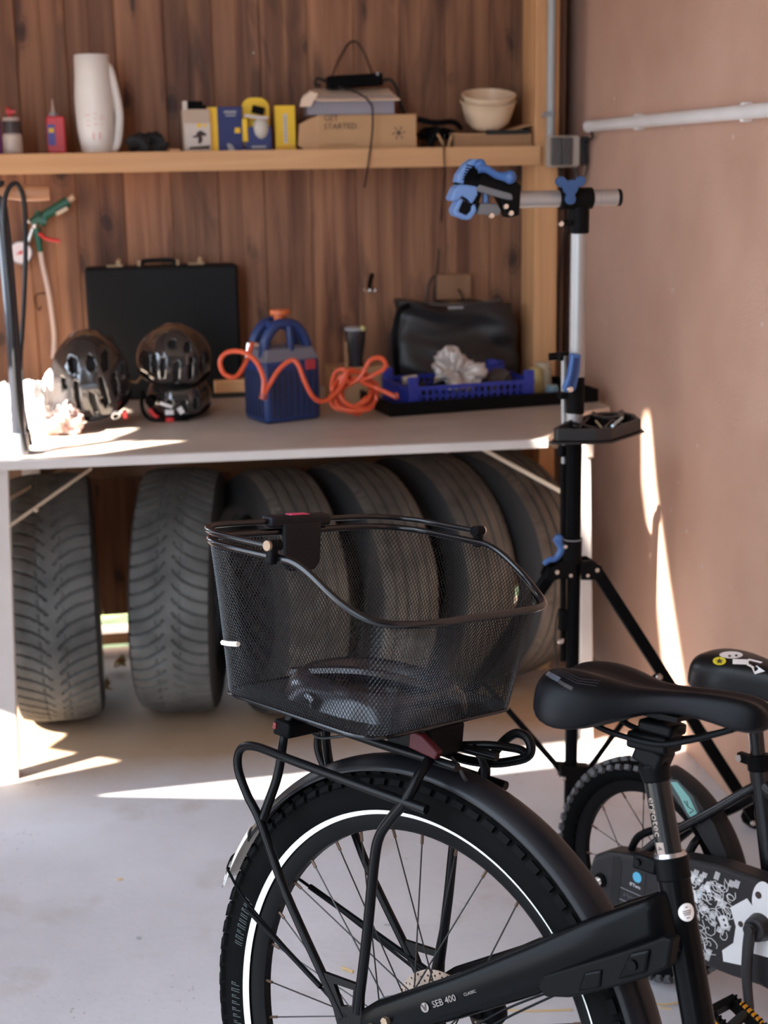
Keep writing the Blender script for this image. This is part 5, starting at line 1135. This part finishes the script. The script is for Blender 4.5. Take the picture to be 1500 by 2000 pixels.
strip_on([(1062,1316),(1076,1326),(1090,1333)], [(1068,1310),(1082,1317),(1096,1324)], GB_, 'saddle_band')
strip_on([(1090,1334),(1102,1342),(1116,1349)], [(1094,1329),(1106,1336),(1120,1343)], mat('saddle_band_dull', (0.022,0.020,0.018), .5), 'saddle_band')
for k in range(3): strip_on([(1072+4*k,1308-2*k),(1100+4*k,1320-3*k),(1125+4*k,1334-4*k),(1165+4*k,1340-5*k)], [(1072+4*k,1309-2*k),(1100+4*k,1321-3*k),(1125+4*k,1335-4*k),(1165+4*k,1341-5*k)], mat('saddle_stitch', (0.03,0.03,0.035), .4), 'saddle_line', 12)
# bracket under the stay
G2 = lambda pts, v0, v1, m, nm, bv=.003: obj(nm, MB().prism(pts, abs(v1-v0), Matrix.Translation((0,(v0+v1)/2,0)) @ RX), m, t, bevel=bv, smooth=False)
G2([(.215,.175),(.227,.166),(.258,.177),(.296,.199),(.351,.235),(.376,.256),(.377,.288),(.366,.287),(.346,.272),(.308,.246),(.259,.214),(.222,.190)], -.064, -.044, mat('bracket_black',(0.0035,0.0035,0.0035),.5,spec=.06), 'lock_bracket')
G2([(.318,.222),(.352,.243),(.354,.270),(.330,.256)], -.068, -.062, BLK, 'bracket_cover'); G2([(.270,.190),(.298,.205),(.298,.226),(.276,.214)], -.067, -.062, BLK, 'bracket_clip')
obj('bracket_bolt', MB().cyl((.336,-.066,.246), (.336,-.071,.246), .006, n=16), BLKM, t)
# derailleur lump
obj('derailleur', MB().box((.050,-.070,.012), (.05,.022,.026)).box((.095,-.072,.030), (.050,.020,.026)).ball((.125,-.07,.062), .018).box((.118,-.07,.045), (.030,.020,.040)), BLKM, t, bevel=.003)
for k in range(2): obj('gear_cable', MB().tube([(.05,-.080,.012),(.10,-.075,.05+.010*k),(.17,-.060,.115+.012*k),(.23,-.048,.165+.006*k)], .0016, 5, sm=5), BLKM, t)
obj('caliper', MB().box((.045,.055,.055), (.045,.03,.03)).ball((.075,.06,.05), .018), BLKM, t, bevel=.004)
# white round sticker
def ontube(v, s0=.058, th0=1.0, R=.0184):     # x round the tube, y along it upwards
    side = Vector((0,-1,0)); fwd = sx_.cross(side)
    if fwd.x < 0: fwd = -fwd
    th = th0+v.x/R; return stA-sx_*(s0-v.y)+(side*math.cos(th)+fwd*math.sin(th))*(R+v.z)
b = MB(); b.grid(lambda u, v: ontube(Vector(((.0098*v)*math.cos(2*PI*u), (.0098*v)*math.sin(2*PI*u), .0003))), 28, 6, cu=True); obj('round_sticker', b, WHT, t, recalc=False)
for w1, dz in ((.003,.0055),(.010,.0015),(.010,-.0005),(.008,-.0025),(.004,-.006)):
    b = MB(); b.grid(lambda u, v: ontube(Vector((w1*(u-.5), dz+.0009*(v-.5), .0006))), 8, 2); obj('sticker_line', b, DARKP, t, recalc=False)

# ------------------------------------------------------------------ basket
MWb = B1
bk = thing('bicycle_basket', 'black wire mesh bicycle basket with folded handle on the rear rack', 'basket', (-.13,0,.40), mw=MWb)
t = bk
def rr(u0, u1, h0, h1, r0, r1, n=14):
    cs = [(u0,-h0,r0),(u1,-h1,r1),(u1,h1,r1),(u0,h0,r0)]; P_ = []
    for i in range(4):
        p = Vector(cs[i][:2]); r = cs[i][2]; a = (Vector(cs[i-1][:2])-p).normalized(); b_ = (Vector(cs[(i+1) % 4][:2])-p).normalized()
        for k in range(n): q = k/(n-1); P_.append(p+a*r*(1-q)**2+b_*r*q**2)
    return P_
def resample(P_, N):
    L = [0]
    for i in range(len(P_)): L.append(L[-1]+(P_[(i+1) % len(P_)]-P_[i]).length)
    out = []; j = 0
    for k in range(N):
        s_ = L[-1]*k/N
        while L[j+1] < s_: j += 1
        f = (s_-L[j])/(L[j+1]-L[j]+1e-12); out.append(P_[j]+(P_[(j+1) % len(P_)]-P_[j])*f)
    return out
def sst(x): x = max(0, min(1, x)); return x*x*(3-2*x)
NS = 216
top2 = resample(rr(-.285,.045,.200,.185,.085,.105), NS); bot2 = resample(rr(-.262,.006,.148,.148,.045,.045), NS)
ZB = .423
def rimw(u, v): 
    return .622-.055*sst((u+.115)/.145)
rimpts = [Vector((p.x, p.y, rimw(p.x, p.y))) for p in top2]
BK = mat('basket_black', (0.004,0.004,0.005), .22, spec=.45)
obj('rim', MB().tube(rimpts, .0048, 10, closed=True), BK, bk)
obj('base_rim', MB().tube([Vector((p.x,p.y,ZB)) for p in bot2], .0026, 8, closed=True), BK, bk)
HT = .622-ZB
def side(sidx, h):      # h height above the base (m)
    a = bot2[int(sidx) % NS]; b_ = top2[int(sidx) % NS]; f = h/HT
    if sidx != int(sidx):
        a = (a+bot2[(int(sidx)+1) % NS])/2; b_ = (b_+top2[(int(sidx)+1) % NS])/2
    p = a.lerp(b_, f); return Vector((p.x, p.y, ZB+h))
ROWH = .0040; NR = int(HT/ROWH)
idx = {}; b = MB()
def node(i, r):
    k = ((i*.5) % NS, r)
    if k not in idx:
        p = side(k[0], r*ROWH); j = int(k[0]); lim = rimw(top2[j].x, top2[j].y)-ZB
        if r*ROWH > lim: p = side(k[0], lim)
        idx[k] = len(b.v); b.v.append(p)
    return idx[k]
for r in range(0, NR+2):
    for i in range(r % 2, NS*2, 2):
        j = int(i*.5) % NS; lim = rimw(top2[j].x, top2[j].y)-ZB
        if r*ROWH < lim+ROWH*.2 and r >= 1:
            # diamond centred at (i, r): corners left, bottom, right, top
            b.f.append((node(i-1, r), node(i, r-1), node(i+1, r), node(i, r+1)))
o = obj('side_mesh', b, BK, bk, smooth=False, weld=False, recalc=False, kind='stuff'); mo = o.modifiers.new('w', 'WIREFRAME'); mo.thickness = .00125; mo.use_even_offset = False; mo.use_boundary = True
# base mesh
from mathutils.geometry import intersect_point_line
poly = [(p.x, p.y) for p in bot2]
def inside(x, y):
    c = False; n = len(poly); j = n-1
    for i in range(n):
        if (poly[i][1] > y) != (poly[j][1] > y) and x < (poly[j][0]-poly[i][0])*(y-poly[i][1])/(poly[j][1]-poly[i][1])+poly[i][0]: c = not c
        j = i
    return c
b = MB(); idx = {}; du, dv2 = .0042, .0030
def nd2(i, j):
    if (i, j) not in idx: idx[(i, j)] = len(b.v); b.v.append(Vector((-.27+i*du, -.155+j*dv2, ZB+.0005)))
    return idx[(i, j)]
for i in range(0, 70):
    for j in range(i % 2, 106, 2):
        if inside(-.27+i*du, -.155+j*dv2): b.f.append((nd2(i-1, j), nd2(i, j-1), nd2(i+1, j), nd2(i, j+1)))
o = obj('base_mesh', b, BK, bk, smooth=False, weld=False, recalc=False, kind='stuff'); mo = o.modifiers.new('w', 'WIREFRAME'); mo.thickness = .0013; mo.use_even_offset = False; mo.use_boundary = True
# handle folded over the rear rim
hz = .6375
hp_ = [p for p in resample(rr(-.288,.20,.203,.200,.088,.01), 200)]
hl = [Vector((p.x,p.y,hz+.002*math.sin(8*p.x))) for p in hp_ if p.x < -.128 ]
# order: from right pivot back round to the left pivot
ang_ = lambda p: math.atan2(p.y, -(p.x+.0)) 
hl.sort(key=lambda p: math.atan2(p.y, -(p.x+.10)))
obj('handle', MB().tube(hl, .0042, 10), BK, bk)
for s_ in (-1, 1):
    obj('handle_pivot', MB().box((-.128, s_*.2005, .629), (.012,.012,.030)), BLKM, bk, bevel=.003)
    obj('pivot_rivet', MB().cyl((-.128, s_*.204, .637), (-.128, s_*.211, .637), .0062, n=16), mat('rivet_bronze',(0.25,0.17,0.11),.5,.5) if s_ < 0 else CHR, bk)
    obj('pivot_tip', MB().cyl((-.128, s_*.190, .637), (-.128, s_*.207, .637), .0072, n=16), BLKM, bk)
GP = mat('grip_black', (0.006,0.006,0.008), .5, spec=.2)
obj('handle_grip', MB().box((-.287, 0, .636), (.022,.115,.016)), GP, bk, bevel=.004)
obj('grip_badge', MB().box((-.287, 0.0, .6445), (.012,.035,.0012)), mat('badge_rose', (0.55,0.05,0.12), .5), bk)
obj('lock_plate', MB().prism([(-.036,.060),(.036,.060),(.034,.004),(.024,-.006),(-.024,-.006),(-.034,.004)], .008, T((-.272,0,.575), (0,1,0), (-.10,0,1))), GP, bk, bevel=.003)
# moulded base plate inside
PM = mat('moulded_plate', (0.012,0.013,0.020), .22, spec=.8, bump=.08)
t = bk
def plate(u, v):
    a = 2*PI*u; r = v
    x = -.118+.120*r*math.copysign(abs(math.cos(a))**.8, math.cos(a)); y = .108*r*math.copysign(abs(math.sin(a))**.8, math.sin(a))
    z = ZB+.036*(1-max(0,(r-.78))/.22)**.5 if r > .78 else ZB+.036-.024*(1 if r < .60 else (0.78-r)/.18)
    return Vector((x, y, z))
obj('moulded_plate', MB().grid(plate, 64, 20, cu=True), PM, bk, angle=180)
obj('plate_ridge', MB().tube([Vector((-.118+.060*math.cos(a), .052*math.sin(a), ZB+.016)) for a in [k*PI/20 for k in range(40)]], .007, 8, closed=True), PM, bk)
obj('plate_bar', MB().tube([(-.22,-.055,ZB+.020),(-.13,-.01,ZB+.034),(-.04,.05,ZB+.020)], .009, 8, sm=6), PM, bk)
obj('plate_bar', MB().tube([(-.245,-.02,ZB+.012),(-.19,-.07,ZB+.012),(-.12,-.11,ZB+.010)], .008, 8, sm=6), PM, bk)
obj('adapter', MB().box((-.115,.0,.406), (.15,.070,.030)), GP, bk, bevel=.004)
obj('adapter_foot', MB().box((-.030,.0,.400), (.070,.070,.040)), PLA, bk, bevel=.004)
obj('release_lever', MB().prism([(0,0),(.040,-.006),(.044,.004),(.018,.020),(0,.022)], .012, T((-.012,-.050,.396), (1,.10,0), (0,0,1))), mat('lever_red', (0.05,0.004,0.007), .5, spec=.2), bk, bevel=.002)
obj('release_cable', MB().tube([(.03,-.02,.388),(.05,-.03,.382),(.055,-.02,.366),(.03,.02,.360)], .0022, 6, sm=5), CAB, bk)
# pale sliver caught in the mesh
q = MWb @ Vector((-.262,-.168,.480)); q2 = MWb @ Vector((-.225,-.176,.484))
o = obj('label_sliver', MB().tube([MWb @ Vector((-.247,-.158,.490)), MWb @ Vector((-.225,-.168,.494)), MWb @ Vector((-.205,-.1712,.498))], .0035, 6, sm=4), mat('straw_pale', (0.75,0.62,0.52), .7)); tag(o, 'short pale wood splinter caught in the left side of the basket mesh', 'splinter')

# ------------------------------------------------------------------ bicycle 2 (small child's bike behind)
B2 = bikeframe(Vector((.869, 2.25, .2)), -59.5, 4.2)
t = thing('childs_bicycle', 'small black child\'s bicycle with stickers on its chain guard, far right', 'bicycle', (0,0,-.205), mw=B2)
wheel_parts(t, .199, .160, .142, .024, 16, mat('knob_grey', (0.075,0.075,0.080), .7), hubv=.03, hubr=.022)
FD = mat('child_fender', (0.014,0.014,0.016), .5, spec=.3)
fend(t, .212, .030, 80, 8, FD, .018, 36)
# fender side skirt
obj('fender_skirt', MB().prism([(.0,.205),(.045,.206),(.110,.182),(.155,.145),(.185,.100),(.180,.085),(.160,.086),(.135,.110),(.100,.145),(.055,.168),(.01,.178)], .004, Matrix.Translation((0,-.028,0)) @ RX), FD, t, bevel=.001)
MN = mat('mint_decal', (0.20,0.42,0.38), .4)
obj('decal', MB().prism([(.058,.192),(.072,.196),(.100,.178),(.122,.150),(.120,.142),(.108,.142),(.098,.150),(.080,.172)], .001, Matrix.Translation((0,-.0308,0)) @ RX), MN, t, smooth=False)
obj('decal_border', MB().prism([(.018,.186),(.072,.200),(.106,.182),(.130,.148),(.124,.134),(.106,.135),(.092,.148),(.070,.168),(.04,.182)], .0006, Matrix.Translation((0,-.0303,0)) @ RX), mat('mint_dark', (0.055,0.07,0.07), .5), t, smooth=False)
for q in (((.036,.188),(.050,.190),(.040,.183)), ((.090,.168),(.100,.160),(.096,.170)), ((.100,.160),(.112,.158),(.104,.150))): obj('decal_mark', MB().tube([(a, -.0315, b_) for a, b_ in q], .0009, 5), BLKM, t)
BF = mat('child_frame', (0.006,0.006,0.007), .25, spec=.4)
obj('seat_stay', MB().tube([(-.01,-.045,.01),(.04,-.046,.070),(.072,-.045,.102),(.150,-.030,.170),(.205,-.012,.222),(.222,0,.236)], .0085, 12, sm=5), BF, t)
obj('seat_stay', MB().tube([(-.01,.045,.01),(.04,.046,.070),(.072,.045,.102),(.150,.030,.160),(.205,.012,.205),(.225,0,.215)], .0085, 12, sm=5), BF, t)
obj('seat_tube', MB().tube([(.292,0,-.06),(.262,0,.06),(.228,0,.20),(.212,0,.262)], .0175, 20), BF, t)
obj('seat_collar', MB().tube([(.214,0,.256),(.208,0,.282)], .0200, 20).box((.190,-.010,.272), (.026,.014,.016)), BLKM, t, bevel=.002)
obj('collar_bolt', MB().cyl((.184,-.017,.272), (.184,-.022,.272), .006, n=12), CHR, t)
obj('seat_post', MB().tube([(.210,0,.27),(.186,0,.38)], .0125, 18), BF, t)
obj('top_tube', MB().tube([(.222,0,.235),(.34,0,.17),(.46,0,.13)], .015, 14), BF, t)
saddle(t, [(.080,.022,.415,.395,.8),(.084,.044,.427,.388,.7),(.095,.056,.435,.382,.6),(.115,.061,.440,.379,.56),(.145,.061,.443,.380,.56),(.175,.053,.443,.383,.6),(.200,.043,.442,.386,.65),(.228,.034,.440,.388,.7),(.255,.028,.436,.390,.72),(.290,.023,.432,.393,.75),(.312,.016,.426,.399,.8)], mat('child_saddle', (0.006,0.006,0.007), .35, spec=.25), groove=0.0)
# saddle stickers: projected on the crown
def crown(px, py, dv=0.0):   # point of the saddle surface seen there: march along the ray
    d = ray(px, py); Mi = B2.inverted(); o_ = Mi @ CAM; dd_ = (Mi.to_3x3() @ d)
    st2 = [(.080,.022,.415),(.084,.044,.427),(.095,.056,.435),(.115,.061,.440),(.145,.061,.443),(.175,.053,.443),(.200,.043,.442),(.228,.034,.440),(.255,.028,.437),(.290,.023,.432),(.312,.016,.426)]
    for k in range(4000):
        p = o_+dd_*(2.0+k*.0004)
        if not (.080 < p.x < .312): continue
        for a, b_ in zip(st2, st2[1:]):
            if a[0] <= p.x <= b_[0]:
                f = (p.x-a[0])/(b_[0]-a[0]); h_ = a[1]+(b_[1]-a[1])*f; zt = a[2]+(b_[2]-a[2])*f
                if abs(p.y) < h_:
                    s_ = math.sqrt(max(0,1-(abs(p.y)/h_)**(2/.62))); z = .381+(zt-.381)*s_**.58
                    if p.z <= z and p.z > .381: return p-dd_.normalized()*.0022
    return None
def decal(pts, m, nm, lift=0.0):
    V_ = [crown(*q) for q in pts]; V_ = [v-(B2.inverted().to_3x3() @ ray(1430,1310)).normalized()*lift for v in V_ if v]
    if len(V_) < 3: return
    c = sum(V_, Vector())/len(V_); obj(nm, MB().add([c]+V_, [(0, i+1, (i+1) % len(V_)+1) for i in range(len(V_))]), m, t, smooth=False)
decal([(1405+13*math.cos(a), 1291+8*math.sin(a)) for a in [k*PI/10 for k in range(20)]], mat('sticker_yellow', (0.65,0.55,0.03), .45), 'yellow_sticker')
decal([(1405+(8 if k % 2 == 0 else 3.4)*math.sin(PI*k/5), 1291-(6 if k % 2 == 0 else 2.6)*math.cos(PI*k/5)) for k in range(10)], DARKP, 'star_mark', .0008)
decal([(1428+23*math.cos(a), 1279+7*math.sin(a)) for a in [k*PI/10 for k in range(20)]], WHT, 'white_sticker')
decal([(1425+3*math.cos(a), 1281+2*math.sin(a)) for a in [k*PI/5 for k in range(10)]], DARKP, 'dot_mark', .0008); decal([(1438+3*math.cos(a), 1280+2*math.sin(a)) for a in [k*PI/5 for k in range(10)]], DARKP, 'dot_mark', .0008)
decal([(1431,1287),(1462,1288),(1462,1298),(1431,1297)], WHT, 'white_bar'); decal([(1462,1286),(1490,1293),(1478,1300),(1494,1311),(1474,1317),(1468,1304),(1458,1299)], WHT, 'white_bar')
# chain guard
CG = mat('guard_black', (0.016,0.016,0.018), .42, spec=.4)
def gp_(pts, v0, v1, m, nm, bv=.006): return obj(nm, MB().prism(pts, abs(v1-v0), Matrix.Translation((0,(v0+v1)/2,0)) @ RX), m, t, bevel=bv, smooth=False, seg=3)
gp_([(-.075,-.018),(-.066,.022),(-.036,.040),(.0,.050),(.060,.062),(.060,-.062),(.02,-.062),(-.035,-.066),(-.062,-.050)], -.078, -.024, CG, 'guard_rear', .010)
gp_([(.050,.068),(.127,.088),(.20,.102),(.29,.108),(.37,.100),(.37,-.075),(.298,-.072),(.24,-.080),(.176,-.085),(.11,-.070),(.050,-.055)], -.076, -.030, CG, 'guard_front', .008)
gp_([(-.018,.038),(-.005,.042),(.003,.034),(.003,-.062),(-.018,-.066)], -.0790, -.074, mat('slot_black', (0.004,0.004,0.004), .7), 'guard_slot', .001)
obj('axle_washer', MB().cyl((-.041,-.078,-.016), (-.041,-.081,-.016), .013, n=24), BLKM, t); obj('axle_nut', MB().cyl((-.041,-.081,-.016), (-.041,-.087,-.016), .0085, n=6).cyl((-.041,-.087,-.016), (-.041,-.092,-.016), .004), CHR, t)
obj('guard_knob', MB().ball((.165,-.04,-.088), .016), BLKM, t)
for z_ in (-.012, -.034): obj('guard_seam', MB().tube([(.004,-.0785,z_), (.058,-.0785,z_+.001)], .0006, 5), GRY, t)
obj('blue_dot', MB().prism([q for q in circ(.0095, 28)], .0008, Matrix.Translation((.039,-.0785,.020)) @ RX), mat('decal_cyan', (0.10,0.42,0.62), .4), t, smooth=False)
def btx(s_, sz, x, z, m, nm='lettering', v=-.0788, rot=0): 
    me = text_mesh(s_, sz, .0002); me.transform(Matrix.Translation((x, v, z)) @ RX @ Matrix.Rotation(rot, 4, 'Z')); return obj(nm, me, m, t, smooth=False)
btx("B'Twin", .0085, .036, .003, WHT)
for k, (dx, dz) in enumerate(((.014,-.022),(.020,-.020),(.024,-.023),(.029,-.021),(.034,-.023),(.040,-.021))): obj('faint_mark', MB().box((dx, -.0788, dz), (.0025,.0004,.006-.0015*(k % 2))), mat('faint_grey', (0.08,0.08,0.09), .5), t, smooth=False)
# printed doodles (free abstract line drawings) on the front guard
r3 = random.Random(11); vd = -.0768
lw = MB(); fw_ = MB(); cb = MB()
def line(b, pts, r=.0007): b.tube([(x, vd, z) for x, z in pts], r, 4, caps=False)
for k in range(120):
    x, z = .125+r3.random()*.11, -.072+r3.random()*.150
    if x > .20 and z < -.02: x -= .07
    kind = r3.random(); s_ = .005+r3.random()*.009
    if kind < .35: line(lw, [(x+s_*math.cos(a)*(1+.2*math.sin(3*a)), z+s_*math.sin(a)) for a in [q*PI/7 for q in range(12)]])
    elif kind < .7:
        a0_ = r3.random()*6; line(lw, [(x+s_*.18*q*math.cos(a0_+q*.8), z+s_*.18*q*math.sin(a0_+q*.8)) for q in range(9)])
    else:
        for q in range(5): line(lw, [(x+.002*q, z), (x+.002*q+.003, z+s_*1.2)])
obj('line_drawing', lw, WHT, t, smooth=False)
for x, z, s_ in ((.155,.028,.012),(.222,.010,.010),(.160,-.050,.010),(.185,.055,.006)): fw_.prism([(q[0]+.002*math.sin(5*i), q[1]*1.2) for i, q in enumerate(circ(s_, 14))], .0007, Matrix.Translation((x, vd+.0002, z)) @ RX)
obj('white_blobs', fw_, WHT, t, smooth=False)
for x, z in ((.150,.005),(.172,.038),(.140,-.03),(.165,-.012)): cb.prism([(-.006,-.001),(.006,-.002),(.007,.001),(-.005,.002)], .0007, Matrix.Translation((x, vd, z)) @ RX @ Matrix.Rotation(r3.random()*3, 4, 'Z'))
obj('cyan_strokes', cb, mat('decal_cyan', (0.10,0.42,0.62), .4), t, smooth=False)
for x, z in ((.156,.034),(.152,.024),(.163,.020),(.222,.014),(.226,.006)): obj('dark_dot', MB().prism(circ(.0022, 8), .0007, Matrix.Translation((x, vd-.0006, z)) @ RX), DARKP, t, smooth=False)
wp = [(.232,.040),(.262,.068),(.275,.058),(.285,.010),(.330,.020),(.330,-.012),(.272,-.022),(.262,-.050),(.228,-.058),(.224,-.040),(.244,-.018),(.246,.012)]
obj('white_letter', MB().prism(wp, .0006, Matrix.Translation((0, vd-.0002, 0)) @ RX), WHT, t, smooth=False)
obj('white_letter', MB().prism([(q[0]*1.15, q[1]*1.9) for q in circ(.018, 24)], .0006, Matrix.Translation((.292, vd-.0002, .074)) @ RX), WHT, t, smooth=False)
obj('dark_dot', MB().prism(circ(.006, 14), .0007, Matrix.Translation((.283, vd-.0010, .082)) @ RX), DARKP, t, smooth=False); obj('dark_dot', MB().prism(circ(.005, 10), .0007, Matrix.Translation((.255, vd-.0010, .020)) @ RX), DARKP, t, smooth=False)
# crank and pedal
CK = mat('crank_black', (0.016,0.016,0.018), .45)
obj('crank_boss', MB().cyl((.292,-.075,.030), (.292,-.098,.030), .024, .019, 24), CK, t, bevel=.003)
obj('crank_arm', MB().tube([(.290,-.100,.038),(.290,-.104,.0),(.294,-.106,-.05),(.306,-.108,-.098)], lambda a: .0105-.003*a, 10, sm=4), CK, t)
obj('crank_bolt', MB().cyl((.291,-.104,.034), (.291,-.112,.034), .009, n=16), CK, t)
pm = Matrix.Translation((.314,-.150,-.106)) @ Matrix.Rotation(.35, 4, 'Y')
pe = MB()
for a, b_, c_, d_ in ((0,-.034,.085,.012),(0,.030,.085,.010),(-.038,0,.012,.07),(.038,0,.012,.07)): pe.box(pm @ Vector((a,b_,0)), (c_,d_,.022), pm.to_3x3())
for k in range(9):
    for y_ in (-.034,.030): pe.box(pm @ Vector((-.036+.009*k, y_, .013)), (.004,.010,.005), pm.to_3x3())
obj('pedal', pe, PLA, t, bevel=.0015); obj('pedal_axle', MB().tube([(.306,-.108,-.100), pm @ Vector((0,-.03,0))], .008, 10), CK, t)
obj('pedal_reflector', MB().box(pm @ Vector((-.002,-.0405,.001)), (.044,.002,.012), pm.to_3x3()).box(pm @ Vector((-.0,.030,.0125)), (.044,.008,.004), pm.to_3x3()).box(pm @ Vector((-.0445,.0,.001)), (.002,.044,.012), pm.to_3x3()), mat('reflector_amber', (0.75,0.32,0.02), .25), t)
obj('cable_housing', MB().tube([(.0,-.050,.052),(.02,-.055,.085),(.06,-.040,.110),(.12,-.02,.130)], .007, 10, sm=5), BLKM, t)
obj('pedal_far', MB().box((.30,.14,.11), (.08,.07,.02)), PLA, t, bevel=.003)
obj('brake_bridge', MB().tube([(.10,-.03,.06),(.118,-.03,.10),(.12,.0,.12),(.118,.03,.10)], .008, 8), BF, t)
# down/forward tube crossing the bottom-right corner in front
# ------------------------------------------------------------------ bits on the floor
STR = mat('straw', (0.62,0.45,0.22), .8)
for pts, r_, lab in ((((868,1952),(930,1962),(1010,1974),(1118,1972)), .0018, 'long curved straw on the floor behind the near rear wheel'),
                     (((1275,1960),(1300,1962),(1325,1958)), .0018, 'short straw on the floor right of the near rear wheel'),
                     (((1290,1968),(1312,1971)), .0014, 'tiny straw beside the short straw, right of the near rear wheel'),
                     (((667,1890),(690,1898)), .0030, 'flat tan wood chip on the floor seen through the spokes'),
                     (((750,1806),(770,1806)), .0012, 'thin grey twig on the floor seen high through the spokes'),
                     (((228,1718),(240,1716)), .0022, 'small tan chip on the open floor left of the rear wheel'),
                     (((266,1832),(276,1831)), .0025, 'small dark crumb on the open floor left of the rear wheel')):
    o = obj('straw', MB().tube([onz(a, b_, r_) for a, b_ in pts], r_, 6, sm=4 if len(pts) > 2 else 0), STR if 'grey' not in lab and 'dark' not in lab else GRY); tag(o, lab, 'debris')
# outside, left of the camera, the only wall is the added sun blocker

# ------------------------------------------------------------------ small pieces that belong to a part become its children
SUB = {'lever_rib': 'lever', 'tail_light_lens': 'tail_light', 'tail_light_cable': 'tail_light', 'number': 'number_patch', 'sticker_line': 'round_sticker', 'emblem_mark': 'emblem',
       'arm_end_cap': 'cross_arm', 'arm_groove': 'cross_arm', 'collar_ring': 'hub_collar', 'pad_insert': 'lower_pad', 'jaw_rib': 'upper_jaw_cover', 'badge_dot': 'badge', 'rim_band': 'shell',
       'needle': 'gauge_face', 'label_stripe': 'label', 'side_ribs': 'lower_body', 'spoke_guard': 'hub', 'grip_badge': 'handle_grip', 'lock_plate': 'handle_grip', 'pivot_rivet': 'handle_pivot',
       'pivot_tip': 'handle_pivot', 'bracket_cover': 'lock_bracket', 'bracket_clip': 'lock_bracket', 'bracket_bolt': 'lock_bracket', 'clamp_collar_lip': 'clamp_collar', 'clamp_bolt': 'clamp_ears',
       'saddle_rail': 'saddle_shell', 'saddle_base': 'saddle_shell', 'saddle_band': 'saddle_shell', 'saddle_line': 'saddle_shell', 'tyre_lettering': 'tyre', 'tread_knobs': 'tyre', 'reflective_strip': 'tyre',
       'tip_end': 'fender_tip', 'tip_clip': 'fender_tip', 'plate_ridge': 'moulded_plate', 'plate_bar': 'moulded_plate', 'pedal_reflector': 'pedal', 'pedal_axle': 'pedal', 'crank_bolt': 'crank_arm',
       'axle_nut': 'axle_washer', 'guard_slot': 'guard_rear', 'guard_seam': 'guard_rear', 'decal_mark': 'decal', 'star_mark': 'yellow_sticker', 'dot_mark': 'white_sticker', 'collar_bolt': 'seat_collar',
       'zip_pull': 'zip', 'rotor_spider': 'brake_rotor', 'letter_mark': 'label_strip', 'handle_cap': 'handle', 'knob_stem': 'knob', 'divider': 'tray_rim', 'tray_ring': 'tray_rim', 'release_cable': 'adapter',
       'release_lever': 'adapter', 'adapter_foot': 'adapter', 'brace_bolt': 'brace', 'torch_rim': 'torch_body', 'handle_ring': 'case_front', 'gauge_neck': 'gauge_case', 'gauge_face': 'gauge_case'}
def stem(n): return n.split('.')[0]
for root in [o for o in bpy.data.objects if o.parent is None and o.type == 'EMPTY' and 'label' in o]:
    kids = list(root.children)
    for c in kids:
        want = SUB.get(stem(c.name))
        if not want or c.children: continue
        if want in SUB and stem(c.name) == 'needle': want = 'gauge_case'
        cand = [k for k in kids if stem(k.name) == want and k.parent == root]
        if not cand: continue
        cen = lambda o: sum((Vector(v) for v in o.bound_box), Vector())/8
        q = min(cand, key=lambda k: (cen(k)-cen(c)).length)
        c.parent = q; c.location = c.location-q.location
